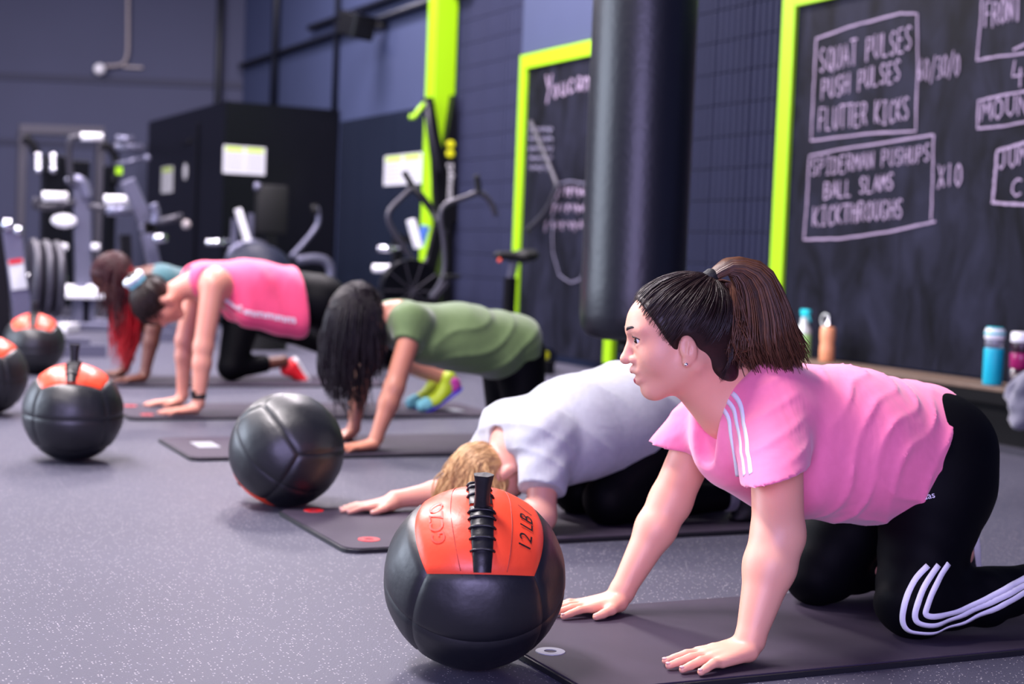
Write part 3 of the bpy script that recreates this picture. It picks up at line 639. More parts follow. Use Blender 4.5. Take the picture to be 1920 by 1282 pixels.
# ------------------------------------------------------------------ weighted balls
def leather(name, rgb, rough, spec=.5):
    m = mat(name, rgb, rough, bump=.10, bscale=38, var=.12, vscale=9, spec=spec); return m
leather('ball_black', (9, 11, 18), .44, .8); leather('ball_orange', (246, 76, 44), .38); mat('strap_black', (19, 19, 23), .4, bump=.1, bscale=60)
mat('print_black', (16, 12, 14), .6, bump=.02); mat('print_tonal', (206, 62, 42), .5, bump=.02); mat('stitch', (150, 40, 30), .7, bump=.05)
RB = .178
def ball(cx_, cy_, tilt, yaw, label, text=True, strap=True, dz=0.0):
    """cube-sphere of sewn panels; tilt leans the orange pole, yaw turns it (radians)"""
    c = Vector((cx_, cy_, RB*.985+dz)); r = empty('weighted_ball', (cx_, cy_, dz), label, 'ball', 'weighted gym balls')
    Rm = Matrix.Rotation(yaw, 3, 'Z') @ Matrix.Rotation(tilt, 3, 'X')
    def S(d, rad): 
        q = Rm @ (d.normalized()*rad); 
        if q.z < -RB*.95: q.z = -RB*.95-(q.z+RB*.95)*-.25
        return c+q
    def face(ax, u, v):
        u_, v_ = math.tan(u*PI/4), math.tan(v*PI/4)
        return {'t': Vector((u_, v_, 1)), 'b': Vector((u_, -v_, -1)), 'f': Vector((u_, -1, v_)), 'k': Vector((-u_, 1, v_)), 'l': Vector((-1, -u_, v_)), 'r': Vector((1, u_, v_))}[ax]
    def panel(nm, ax, u0, u1, v0, v1, m, nu=14, nv=14, puff=.0):
        mb = MB(); vs = []
        for j in range(nv+1):
            for i in range(nu+1):
                u = u0+(u1-u0)*i/nu; v = v0+(v1-v0)*j/nv
                e = min(abs(u-u0), abs(u1-u), abs(v-v0), abs(v1-v)); g = .022*math.exp(-(e/.035)**2)
                w = .006*math.sin(u*7+v*5+cx_*9)*math.sin(v*6-u*3+cy_*5)*min(1, e*4)
                vs.append(S(face(ax, u, v), RB*(1-g+w)))
        fs = [(j*(nu+1)+i, j*(nu+1)+i+1, (j+1)*(nu+1)+i+1, (j+1)*(nu+1)+i) for j in range(nv) for i in range(nu)]
        mb.add(vs, fs); return mb.build(nm, m, r, True)
    def dense(a, b): return a, b
    for ax, m in (('t', 'ball_orange'), ('b', 'ball_black')):
        panel('top_panel' if ax == 't' else 'bottom_panel', ax, -1, 1, -1, 1, m, 28, 28)
    for ax in 'fklr':
        panel('side_panel', ax, -1, 1, 0, 1, 'ball_black', 28, 14); panel('side_panel', ax, -1, 1, -1, 0, 'ball_black', 28, 14)
    # thin stitched lines either side of the strap
    for s_ in (-.42, .42):
        mb = MB(); mb.tube([S(face('t', s_+.03*abs(v), v), RB*1.002) for v in [k/10-1+.04 for k in range(20)]], .0009, 4); mb.build('stitch_line', 'stitch', r)
    # gathered strap with laces, then the standing grip
    def ribbon(nm, vs_, w, lift, m):
        mb = MB(); n = len(vs_); P = []
        for k, v in enumerate(vs_):
            bul = lift+.0035*abs(math.sin(k*PI/4))
            for u, l in ((-w, .999), (-w*.88, 1+bul), (0, 1+bul*1.25), (w*.88, 1+bul), (w, .999)): P.append(S(face('t', u, v), RB*l))
        mb.add(P, [(k*5+i, k*5+i+1, (k+1)*5+i+1, (k+1)*5+i) for k in range(n-1) for i in range(4)]); mb.build(nm, m, r, True)
    ribbon('strap', [-.98+k*.035 for k in range(29)], .165, .03, 'strap_black')
    ribbon('strap', [.06+k*.035 for k in range(27)], .165, .03, 'strap_black')
    for v in (-.70, -.53, -.37, -.22, -.10, .25, .5, .75):
        mb = MB(); mb.tube([S(face('t', u, v+.02*math.cos(u*8)), RB*(1.003 if abs(u) > .178 else 1.044 if abs(u) < .14 else 1.033)) for u in [(-.186+.031*k) for k in range(13)]], .0026, 6); mb.build('lace', 'strap_black', r, True)
    if strap:
        pole = Rm @ Vector((0, 0, 1)); side = Rm @ Vector((1, 0, 0)); upv = (pole*.55+Vector((0, 0, 1))*.45).normalized()
        base = c+pole*RB*1.0; mb = MB(); rows = []
        for k in range(11):
            t = k/10; w = .0168*(1-.22*math.sin(PI*t)+.14*t); dpt = .012*(1-.15*t); p = base+upv*(.074*t-.004); q = side.cross(upv)
            rows.append([p+side*(w*math.cos(a)*(1+.06*math.cos(5*a)))+q*(dpt*math.sin(a)*(1+.10*math.cos(5*a))) for a in [2*PI*i/20 for i in range(20)]])
        vs = [v for rr in rows for v in rr]; n = 20
        mb.add(vs, [(k*n+i, k*n+(i+1) % n, (k+1)*n+(i+1) % n, (k+1)*n+i) for k in range(10) for i in range(n)]+[tuple(range(10*n, 11*n)), tuple(range(n-1, -1, -1))]); mb.build('grip', 'strap_black', r, .9)
    if text:
        def df(u0, v0, sc): return lambda co: S(face('t', u0-co.y*sc, v0+co.x*sc), RB*(1.010+co.z))
        text_mesh('12 LB /', .30, None, 'weight_print', 'print_black', r, .0, deform=df(.66, -.22, 1.0), shear=.25)
        text_mesh('GCZO', .30, None, 'logo_print', 'print_tonal', r, .0, deform=df(-.62, -.12, 1.0))
    return r
ball(1.246, 2.725, math.radians(31), math.radians(-20), 'black and orange weighted ball marked 12 LB nearest the camera')
ball(1.445, 4.60, math.radians(138), math.radians(-150), 'plain black weighted ball rolled over beside the white shirted person', text=False)
ball(.985, 5.70, math.radians(4), math.radians(-14), 'black and orange weighted ball with upright grip left of the mats', text=False)
ball(.865, 7.20, math.radians(6), math.radians(-24), 'black and orange weighted ball cut off by the left frame edge', text=False)
ball(1.375, 9.30, math.radians(10), math.radians(-12), 'black and orange weighted ball farthest back at the left', text=False)

# ------------------------------------------------------------------ air bike by the wall
YB = 9.62; q = lambda x, y, dy=0.0: onY(x, y, YB+dy)
r = empty('air_bike', (q(860, 600).x, YB, 0), 'black air bike with moving arms in front of the lime column', 'exercise bike')
hub = q(768, 545); Rf = q(768, 486).z-hub.z
if Rf > .26: Rf = .26
MB().lathe([(Rf*.2, -.05), (Rf, -.05), (Rf*1.02, 0), (Rf, .05), (Rf*.2, .05)], hub, 32, Matrix.Rotation(PI/2, 3, 'X')).build('fan_cage', 'black_panel', r, .6)
fan = r.children[0]
for k in range(10):
    a = 2*PI*k/10; MB().tube([hub+Vector((0, -.056, 0)), hub+Vector((math.cos(a)*Rf*.95, -.056, math.sin(a)*Rf*.95))], .005, 5).build('spoke', 'grey_tube', fan)
MB().tube(spline([q(757, 322, .14), q(768, 340, .14), q(776, 352, .14)], 8), .022, 8).build('left_grip', 'black_rubber', r, True)
MB().tube(spline([q(776, 350, .14), q(752, 372, .14), q(729, 398, .14), q(733, 425, .14), q(757, 462, .14), q(788, 512, .14), q(800, 560, .1)], 30), .020, 8).build('left_arm', 'grey_tube', r, True)
MB().tube(spline([q(774, 352, .14), q(790, 368, .1), q(812, 398, .06), q(822, 420, 0)], 14), .026, 8).build('left_brace', 'black_metal', r, True)
MB().tube(spline([q(893, 328, -.18), q(896, 345, -.18), q(897, 362, -.18)], 8), .022, 8).build('right_grip', 'black_rubber', r, True)
MB().tube(spline([q(930, 404, -.18), q(920, 380, -.18), q(900, 362, -.18), q(872, 370, -.18), q(836, 384, -.18), q(826, 406, -.18), q(832, 450, -.18), q(834, 500, -.18), q(826, 530, -.18), q(806, 560, -.14)], 40), .020, 8).build('right_arm', 'grey_tube', r, True)
MB().beam(q(825, 420), q(795, 545), .06, .07).build('head_tube', 'black_metal', r)
MB().beam(q(835, 430), q(795, 500), .05, .03).build('console_brace', 'grey_tube', r)
zb = .10; h0 = Vector((hub.x+.05, YB, .16)); h1 = Vector((q(965, 585).x+.05, YB, .12))
MB().beam(h0, h1, .08, .09).build('main_beam', 'black_metal', r)
MB().beam((h0.x-.15, YB-.28, .05), (h0.x-.15, YB+.28, .05), .07, .09).beam((h0.x-.15, YB, .05), (h0.x+.05, YB, .16), .07, .07).build('front_foot', 'black_metal', r)
MB().beam((h1.x+.1, YB-.28, .05), (h1.x+.1, YB+.28, .05), .07, .09).beam((h1.x+.12, YB, .05), (h1.x-.05, YB, .12), .07, .06).build('rear_foot', 'black_metal', r)
MB().beam(h1+Vector((-.1, 0, 0)), q(957, 520), .085, .06).build('seat_mast', 'black_metal', r)
MB().beam(q(957, 525), q(965, 488), .05, .04).build('seat_post', 'silver_paint', r)
sd = q(968, 481); s = SDF((sd.x-.25, YB-.2, sd.z-.1), (sd.x+.25, YB+.2, sd.z+.12), .012)
s.cone(sd+Vector((-.14, 0, .005)), sd+Vector((.03, 0, 0)), .028, .04, .03, flat=((0, 1, 0), 1.3)).cone(sd+Vector((.05, 0, .005)), sd+Vector((.12, 0, .015)), .045, .04, .03, flat=((0, 1, 0), 2.0))
s.build('saddle', 'black_rubber', r)
MB().sphere(sd+Vector((-.14, -.03, -.03)), .014, 10, 6).build('saddle_light', 'orange_red', r, True)
MB().beam(q(812, 560, -.22), q(842, 525, -.22), .03, .03).build('crank', 'grey_tube', r)
MB().box(q(838, 522, -.30), q(838, 522, -.30)+Vector((.1, .09, .025)), bev=.006).build('pedal', 'black_rubber', r)
# dumbbell on the floor by the wall
c = onZ(1008, 692, 0); rr = empty('dumbbell', (c.x, c.y, 0), 'dark round dumbbell head on the floor beside the air bike', 'dumbbell')
for dy in (-.09, .09): MB().lathe([(.03, -.045), (.075, -.045), (.085, -.03), (.085, .03), (.075, .045), (.03, .045)], (c.x, c.y+dy, .0855), 20, Matrix.Rotation(PI/2, 3, 'X')).build('head', 'navy_vinyl', rr, .6)
MB().tube([(c.x, c.y-.07, .0855), (c.x, c.y+.07, .0855)], .016, 8).build('handle', 'chrome', rr, True)
MB().lathe([(.02, 0), (.03, .002), (.02, .004)], (c.x-.01, c.y-.137, .11), 14, Matrix.Rotation(PI/2, 3, 'X')).build('badge', 'yellow_print', rr)

# ------------------------------------------------------------------ leg machine before the cabin
YL = 14.2; q = lambda x, y, dy=0.0: onY(x, y, YL+dy)
r = empty('leg_machine', (q(500, 560).x, YL, 0), 'silver leg machine with tall black back pad in front of the cabin', 'exercise machine')
c0, c1 = q(481, 345), q(536, 440); MB().box((c0.x, YL-.06, c1.z), (c1.x, YL+.06, c0.z), bev=.03).build('back_pad', 'black_rubber', r, .6)
MB().tube([q(483, 345, -.02), q(482, 355, -.05)], .035, 8).build('pad_knob', 'silver_paint', r, True)
MB().beam(q(446, 392, -.1), q(464, 452, -.1), .075, .05).build('lever_arm', 'white_pad', r)
MB().beam(q(440, 410, .05), q(437, 460, .05), .05, .05).beam(q(470, 400, .1), q(468, 455, .1), .05, .05).build('lever_frame', 'silver_paint', r)
MB().tube([q(386, 454, -.15), q(432, 454, -.15)], .028, 8).build('roller', 'chrome', r, True)
MB().tube(spline([q(425, 500), q(435, 470), q(455, 458), q(480, 455), q(500, 462)], 16), .035, 8).build('curved_frame', 'silver_paint', r, True)
MB().tube(spline([q(594, 388, -.1), q(597, 412, -.1), q(590, 430, -.1), q(570, 455, -.1), q(545, 482, -.1)], 20), .026, 8).build('handle_bar', 'silver_paint', r, True)
MB().tube([q(589, 384, -.1), q(592, 402, -.1)], .035, 8).build('handle_grip', 'black_rubber', r, True)
MB().tube(spline([q(556, 488), q(590, 484), q(612, 490), q(620, 510), q(616, 540)], 20), .045, 8).build('seat_frame', 'silver_paint', r, True)
MB().beam(q(505, 440), q(515, 540), .12, .1).build('spine', 'black_metal', r)
bx = q(510, 560).x; MB().box((bx-.5, YL-.3, 0), (bx+.6, YL-.2, .08), bev=.01).build('base_rail', 'silver_paint', r); MB().box((bx-.5, YL+.2, 0), (bx+.6, YL+.3, .08), bev=.01).build('base_rail', 'silver_paint', r)
MB().box((bx-.15, YL-.2, .02), (bx+.1, YL+.2, .07)).build('cross_rail', 'black_metal', r)
MB().beam((bx, YL, .06), q(512, 530), .1, .1).build('post', 'black_metal', r)
MB().beam((bx+.5, YL-.25, .06), q(616, 542), .05, .05).build('post', 'silver_paint', r)
# stability ball seen over the pink tank top
c = onY(484, 490, 11.6); rb = .30; c.z = rb; k = onY(484, 456, 11.6); c.z = k.z-rb
st = empty('ball_stand', (c.x, c.y, 0), 'low black ring stand holding the navy stability ball', 'stand')
MB().lathe([(.20, 0), (.24, 0), (.235, max(.05, c.z-.225)), (.225, max(.05, c.z-.225))], (c.x, c.y, 0), 24).build('ring', 'black_rubber', st, .6)
o = MB().sphere(c, rb, 32, 20).build('stability_ball', 'navy_vinyl', None, True, at=c); tag(o, 'navy stability ball behind the pink tank top person', 'ball')

# ------------------------------------------------------------------ press machine and rack at the back left
YM = 14.0; q = lambda x, y, dy=0.0: onY(x, y, YM+dy)
r = empty('press_machine', (q(150, 600).x, YM, 0), 'silver chest press machine with white padded handles at the back left', 'exercise machine')
MB().beam(q(152, 348), q(157, 550), .14, .12, (0, 1, 0), .01).build('column', 'silver_paint', r)
MB().tube(spline([q(128, 345, -.05), q(140, 338, -.05), q(155, 345, -.05), q(165, 372, -.05)], 14), .055, 10).build('column_head', 'silver_paint', r, True)
for (x0, x1, y_, nm) in ((80, 126, 368, 'l'), (196, 245, 374, 'r'), (152, 192, 256, 't')):
    MB().tube([q(x0, y_, -.2), q(x1, y_+1, -.2)], .042 if nm != 't' else .036, 10).build('padded_handle', 'white_pad', r, True)
MB().tube(spline([q(70, 372, -.15), q(66, 386, -.12), q(100, 388, -.08), q(140, 378, -.05)], 16), .03, 8).build('left_lever', 'grey_tube', r, True)
MB().tube(spline([q(245, 378, -.15), q(250, 392, -.12), q(210, 394, -.08), q(165, 385, -.05)], 16), .03, 8).build('right_lever', 'grey_tube', r, True)
MB().tube(spline([q(134, 345, -.1), q(130, 300, -.15), q(132, 262, -.2), q(150, 256, -.2)], 18), .028, 8).build('top_lever', 'grey_tube', r, True)
MB().sphere(q(120, 414, -.1), .10, 16, 8, (1.1, .6, .62)).build('round_pad', 'white_pad', r, True)
mb = MB(); a = q(112, 560); b = q(192, 560); MB().box((a.x, YM-.3, .27), (b.x, YM+.1, .36), bev=.02).build('seat', 'white_pad', r)
MB().box((a.x+.1, YM-.2, .05), (a.x+.22, YM, .27)).box((b.x-.2, YM-.2, .05), (b.x-.1, YM, .27)).build('seat_legs', 'silver_paint', r)
MB().box((a.x-.1, YM-.45, 0), (b.x+.15, YM-.35, .07), bev=.01).build('base_rail', 'silver_paint', r); MB().box((a.x-.1, YM+.25, 0), (b.x+.15, YM+.35, .07), bev=.01).build('base_rail', 'silver_paint', r)
MB().box(((a.x+b.x)/2-.08, YM-.35, .0), ((a.x+b.x)/2+.08, YM+.25, .06)).build('base_spine', 'silver_paint', r)
MB().beam((a.x+.05, YM-.38, .04), (a.x-.15, YM-.85, .04), .14, .06).build('foot_plate', 'white_pad', r)
for x_, y_ in ((172, 466), (112, 466)): MB().tube([q(x_, y_-4, -.1), q(x_+14, y_-3, -.1)], .03, 8).build('adjuster', 'white_pad', r, True)
MB().tube([q(108, 540, -.2), q(140, 541, -.2)], .035, 8).tube([q(163, 541, -.2), q(186, 542, -.2)], .035, 8).build('foot_rollers', 'white_pad', r, True)

YR = 16.0; q = lambda x, y, dy=0.0: onY(x, y, YR+dy)
r = empty('cable_rack', (q(120, 600).x, YR, 0), 'tall dark cable rack with weight stacks behind the press machine', 'exercise machine')
def post(x, y0, w, m, nm, dy=0.0):
    t = q(x, y0, dy); MB().box((t.x-w/2, YR+dy-w/2, 0), (t.x+w/2, YR+dy+w/2, t.z)).build(nm, m, r)
post(42, 240, .065, 'grey_tube', 'upright'); post(188, 246, .065, 'grey_tube', 'upright'); post(42, 246, .09, 'grey_tube', 'upright', .8); post(188, 250, .09, 'grey_tube', 'upright', .8)
MB().beam(q(36, 241), q(194, 246), .1, .09).build('top_beam', 'grey_tube', r); MB().beam(q(36, 244, .8), q(194, 249, .8), .1, .09).build('top_beam', 'black_metal', r)
MB().tube(spline([q(46, 256, -.05), q(60, 270, -.05), q(68, 286, -.05)], 10), .045, 8).build('pulley_arm', 'black_metal', r, True)
MB().tube(spline([q(192, 268, -.05), q(212, 285, -.05), q(218, 310, -.05), q(214, 345, -.05)], 14), .045, 8).build('pulley_arm', 'black_metal', r, True)
for x_ in (72, 100):
    for k in range(3): MB().sphere(q(x_, 294+k*12, -.1), .05, 10, 6).build('pulley', 'chrome', r, True)
for x0, x1, y0 in ((82, 124, 290), (128, 168, 300), (196, 218, 310)):
    a, b = q(x0, y0), q(x1, y0); MB().box((a.x, YR-.05, .1), (b.x, YR+.15, a.z), bev=.01).build('weight_shroud', 'black_panel', r)
MB().tube([q(218, 260, -.2), q(250, 262, -.2)], .04, 8).build('hand_grip', 'silver_paint', r, True); MB().tube([q(215, 276, -.1), q(268, 278, -.1)], .045, 8).build('side_beam', 'silver_paint', r, True)
MB().tube([q(216, 308, -.1), q(272, 296, -.1)], .02, 8).build('thin_bar', 'silver_paint', r, True); MB().sphere(q(275, 297, -.1), .045, 10, 6).build('bar_end', 'silver_paint', r, True)
for yy in (320, 374): a = q(223, yy, -.15); MB().box((a.x-.03, a.y-.02, a.z-.035), (a.x+.03, a.y+.02, a.z+.035)).build('lime_tag', 'lime', r)

YI = 12.6; q = lambda x, y, dy=0.0: onY(x, y, YI+dy)
r = empty('incline_machine', (q(285, 590).x, YI, 0), 'grey incline lever machine beside the black cabin', 'exercise machine')
MB().beam(q(238, 338), q(275, 418), .11, .10, (0, 1, 0), .01).build('upper_lever', 'silver_paint', r)
MB().beam(q(272, 420), q(300, 545), .10, .10, (0, 1, 0), .01).build('lower_lever', 'silver_paint', r)
MB().beam(q(262, 420), q(292, 418), .10, .2, (0, 0, 1), .02).build('pivot', 'black_rubber', r)
MB().tube([q(296, 416, -.1), q(342, 406, -.1)], .030, 8).build('weight_horn', 'grey_tube', r, True); MB().sphere(q(349, 421, -.1), .04, 10, 6).build('horn_stop', 'cream_pipe', r, True)
MB().tube([q(288, 448, -.15), q(312, 445, -.15)], .038, 8).build('hand_grip', 'chrome', r, True)
MB().tube(spline([q(286, 382, -.05), q(292, 400, -.05), q(290, 420, -.05)], 10), .04, 8).build('guard', 'silver_paint', r, True)
MB().tube([q(200, 395, -.1), q(246, 394, -.1)], .04, 8).build('cross_bar', 'silver_paint', r, True)
b = q(300, 545); MB().beam(b, (b.x+.06, YI, .04), .1, .1).build('leg', 'silver_paint', r); MB().box((b.x-.3, YI-.35, 0), (b.x+.4, YI-.25, .08)).build('base_rail', 'silver_paint', r); MB().box((b.x-.3, YI+.25, 0), (b.x+.4, YI+.35, .08)).build('base_rail', 'silver_paint', r); MB().box((b.x-.02, YI-.25, 0), (b.x+.1, YI+.25, .07)).build('cross_rail', 'silver_paint', r)
a = q(248, 440); MB().beam((a.x, YI, .05), (a.x-.06, YI, a.z), .1, .08).build('front_post', 'black_metal', r)

YP = 10.9; q = lambda x, y, dy=0.0: onY(x, y, YP+dy)
r = empty('plate_machine', (q(45, 600).x, YP, 0), 'silver plate loaded machine with black discs at the left edge', 'exercise machine')
MB().beam(q(20, 430), q(48, 640), .13, .11, (0, 1, 0), .01).build('column', 'silver_paint', r)
MB().sphere(q(14, 422, -.05), .045, 12, 8).build('cap', 'chrome', r, True); MB().sphere(q(34, 433, -.05), .035, 12, 8).build('bolt', 'chrome', r, True)
t = q(33, 490, -.09); u = q(33, 540, -.09); MB().beam(q(29, 487, -.064), q(37, 542, -.064), .10, .012, (0, 1, 0)).build('instruction_plate', 'paper', r)
MB().beam(q(28.5, 486, -.072), q(30, 494, -.072), .09, .008, (0, 1, 0)).build('warning_strip', 'red_ring', r)
for k, xx in enumerate((62, 84, 105)):
    c = q(xx, 520+k*2, .05); MB().lathe([(.03, -.026), (.245, -.026), (.262, -.014), (.262, .014), (.245, .026), (.03, .026)], c, 36, Matrix.Rotation(PI/2, 3, 'Y')).build('weight_plate', 'black_rubber', r, .6)
    MB().lathe([(.235, -.0285), (.252, -.0275), (.268, -.012), (.268, .012), (.252, .0275), (.235, .0285)], c, 36, Matrix.Rotation(PI/2, 3, 'Y')).build('plate_rim', 'grey_tube', r.children[-1] if False else r, True)
MB().tube([q(40, 520, .05), q(125, 524, .05)], .026, 10).build('plate_horn', 'chrome', r, True)
MB().sphere(q(112, 506, -.05), .03, 10, 6).build('pin', 'chrome', r, True)
a = q(45, 600); MB().box((a.x-.5, YP-.3, 0), (a.x+.5, YP-.2, .08)).build('base_rail', 'silver_paint', r); MB().box((a.x-.5, YP+.3, 0), (a.x+.5, YP+.4, .08)).build('base_rail', 'silver_paint', r); MB().box((a.x-.06, YP-.2, 0), (a.x+.06, YP+.3, .08)).build('cross_rail', 'silver_paint', r)
MB().beam(q(-10, 430), q(8, 640), .1, .1, (0, 1, 0)).build('rear_post', 'black_metal', r)
MB().beam(q(0, 450), q(26, 450), .08, .08).build('link_bar', 'black_metal', r)

# ------------------------------------------------------------------ roller machine half hidden behind the air bike
YQ = 11.6; q = lambda x, y, dy=0.0: onY(x, y, YQ+dy)
r = empty('roller_machine', (q(745, 600).x, YQ, 0), 'white padded roller bars of a machine behind the air bike', 'exercise machine')
MB().tube([q(700, 503), q(756, 504)], .034, 10).build('roller_pad', 'white_pad', r, True)
MB().tube([q(708, 466), q(748, 467)], .026, 10).build('roller_bar', 'chrome', r, True)
MB().beam(q(770, 412), q(784, 464), .07, .05).build('white_arm', 'white_pad', r)
MB().beam(q(798, 424), q(786, 462), .06, .05).build('blue_arm', 'teal_jersey_paint', r)
b = q(752, 480); MB().box((b.x-.04, YQ+.03, 0), (b.x+.04, YQ+.11, q(752, 440).z)).build('post', 'black_metal', r)
MB().box((b.x-.35, YQ-.2, 0), (b.x+.3, YQ+.2, .06)).build('base', 'black_metal', r)
MB().beam(q(752, 445, .07), q(784, 458, .05), .05, .05).build('link', 'black_metal', r)
# ------------------------------------------------------------------ people: shared anatomy
V3 = lambda *a: np.array(a, float)
def nrm(v): v = np.array(v, float); return v/np.linalg.norm(v)
class Head:
    """head frame: origin at the head centre, f forward, l left, u up"""
    def __init__(s, c, f, u, sc=1.0):
        s.c = np.array(c, float); s.f = nrm(f); u = np.array(u, float); s.u = nrm(u-s.f*(u@s.f)); s.l = np.cross(s.u, s.f); s.sc = sc; s.F = (s.f, s.l, s.u)
    def p(s, a, b, c): return s.c+(s.f*a+s.l*b+s.u*c)*s.sc
    def skull(s, S, grow=0.0):
        k = s.sc; S.ell(s.p(-.012, 0, .024), [(r+grow)*k for r in (.099, .074, .080)], .02*k, s.F); S.ell(s.p(.036, 0, .034), [(r+grow)*k for r in (.050, .058, .048)], .025*k, s.F)
    def add(s, S, detail=True, mouth=True):
        k = s.sc; E = lambda c, r, kk=.015, sub=False: S.ell(s.p(*c), [x*k for x in r], kk*k, s.F, sub); C = lambda a, b, ra, rb, kk=.015, sub=False: S.cone(s.p(*a), s.p(*b), ra*k, rb*k, kk*k, sub)
        s.skull(S); E((.034, 0, -.020), (.052, .058, .062), .025)
        for q in (-1, 1):
            E((.044, q*.035, -.030), (.034, .027, .036), .02)
            C((-.014, q*.050, -.052), (.060, q*.012, -.094), .024, .017, .025)
        E((.060, 0, -.052), (.035, .031, .034), .02); E((.068, 0, -.093), (.021, .022, .018), .014); C((-.01, 0, -.055), (.045, 0, -.080), .042, .026, .02)
        C((.082, 0, .018), (.1035, 0, -.019), .0080, .0098, .008); E((.1055, 0, -.0235), (.0120, .0112, .0105), .006)
        for q in (-1, 1):
            E((.090, q*.0125, -.027), (.011, .008, .0085), .005)
            C((.080, q*.014, .029), (.064, q*.045, .029), .011, .009, .014)
            E((-.010, q*.076, -.024), (.017, .010, .027), .006); C((-.012, q*.064, -.026), (-.010, q*.072, -.026), .014, .010, .01); E((-.006, q*.086, -.019), (.0095, .006, .016), .004, True); C((-.004, q*.083, -.034), (-.012, q*.084, -.010), .0028, .0028, .003); E((-.001, q*.075, -.048), (.008, .007, .009), .006)
            if detail:
                E((.094, q*.032, .010), (.020, .018, .0115), .010, True)
                C((.080, q*.018, .0135), (.0815, q*.032, .0195), .0032, .0036, .004); C((.0815, q*.032, .0195), (.070, q*.047, .011), .0036, .003, .004)
                C((.080, q*.019, .006), (.0805, q*.033, .0008), .003, .003, .004); C((.0805, q*.033, .0008), (.070, q*.047, .007), .003, .003, .004)
        C((.087, -.017, -.0505), (.0945, 0, -.0475), .0058, .0075, .006); C((.0945, 0, -.0475), (.087, .017, -.0505), .0075, .0058, .006)
        C((.084, -.016, -.0675), (.0895, 0, -.0695), .006, .0085, .006); C((.0895, 0, -.0695), (.084, .016, -.0675), .0085, .006, .006)
        if mouth: C((.097, -.014, -.0585), (.097, .014, -.0585), .0042, .0042, .003, True)
    def features(s, root, lipmat, browmat):
        k = s.sc; P = lambda *a: Vector(s.p(*a))
        for q in (-1, 1):
            MB().sphere(P(.0685, q*.0315, .0095), .0128*k, 16, 12).build('eye', 'eye_white', root, True); e = root.children[-1]
            MB().sphere(P(.0795, q*.0310, .0095), .0056*k, 12, 8).build('iris', 'iris_brown', [c for c in root.children if c.name.startswith('eye') and not c.name.startswith('eyebrow')][-1], True)
            MB().tube([P(.0915, q*.014, .0315), P(.0905, q*.024, .0365), P(.083, q*.036, .0375), P(.070, q*.050, .0325)], [.0030*k, .0034*k, .0028*k, .0010*k], 6).build('eyebrow', browmat, root, True)
            MB().tube([P(.0835, q*.020, .0150), P(.0858, q*.032, .0195), P(.0745, q*.047, .0115)], [.0009*k, .0014*k, .0010*k], 5).build('eyelash', browmat, root, True)
        lo, hi = s.c-.14, s.c+.14; S = SDF(s.p(.088, 0, -.058)-.045, s.p(.088, 0, -.058)+.045, .0016)
        C = lambda a, b, ra, rb, kk=.004, sub=False: S.cone(s.p(*a), s.p(*b), ra*k, rb*k, kk*k, sub)
        C((.0862, -.0165, -.0512), (.0948, 0, -.0482), .0052, .0072); C((.0948, 0, -.0482), (.0862, .0165, -.0512), .0072, .0052)
        C((.0832, -.0155, -.0668), (.0902, 0, -.0688), .0056, .0084); C((.0902, 0, -.0688), (.0832, .0155, -.0668), .0084, .0056)
        C((.098, -.014, -.0585), (.098, .014, -.0585), .0042, .0042, .003, True); S.build('lips', lipmat, root, 1)
        MB().tube([P(.0835, -.009, -.0560), P(.0868, 0, -.0556), P(.0835, .009, -.0560)], .0022*k, 6).build('teeth', 'white_plastic', root, True)
def arm(S, sh, el, wr, r=(.052, .045, .042, .026), k=.02):
    sh, el, wr = map(lambda v: np.array(v, float), (sh, el, wr)); fm = el+(wr-el)*.3
    S.cone(sh, el, r[0], r[1], k); S.cone(el, fm, r[1], r[2]*1.02, k); S.cone(fm, wr, r[2]*1.02, r[3], k)
def hand(S, wr, f, thumb, floor, sc=1.0, spread=1.0, lift=0.0):
    """flat palm on the floor, fingers along f, thumb side given"""
    wr = np.array(wr, float); f = nrm((f[0], f[1], 0)); t = nrm(np.array((thumb[0], thumb[1], 0.0))); t = nrm(t-f*(t@f)); up = V3(0, 0, 1)
    z = lambda p, h: np.array((p[0], p[1], floor+h*sc)); tips = []
    roots = (.030, .0095, -.0115, -.0315); lens = (.074, .082, .076, .060); dirs = (.16, .03, -.10, -.25)
    heel = z(wr+f*.012*sc, .026)
    S.cone(wr, heel, .026*sc, .024*sc, .015)
    for i in range(4):
        kn = z(wr+f*(.094-.004*abs(i-1.2))*sc+t*roots[i]*sc, .020 if i < 3 else .017)
        S.cone(z(wr+f*.015*sc+t*roots[i]*.62*sc, .026), kn, .0165*sc, .0112*sc, .012)
        d = nrm(f+t*dirs[i]*spread); L_ = lens[i]*sc
        m = z(kn+d*L_*.42, .0185); m2 = z(kn+d*L_*.74, .0125); tip = z(kn+d*L_, .0078)
        S.cone(kn, m, .0100*sc, .0090*sc, .0035); S.cone(m, m2, .0090*sc, .0080*sc, .0025); S.cone(m2, tip, .0080*sc, .0068*sc, .0025); tips.append((tip, d))
    a = z(wr+f*.018*sc+t*.020*sc, .024); b = z(wr+f*.048*sc+t*.047*sc, .018); c = z(wr+f*.074*sc+t*.060*sc, .013); e = z(wr+f*.094*sc+t*.064*sc, .0085)
    S.cone(a, b, .0165*sc, .0125*sc, .014); S.cone(b, c, .0120*sc, .0098*sc, .004); S.cone(c, e, .0098*sc, .0080*sc, .003); tips.append((e, nrm(f+t*.15)))
    return tips
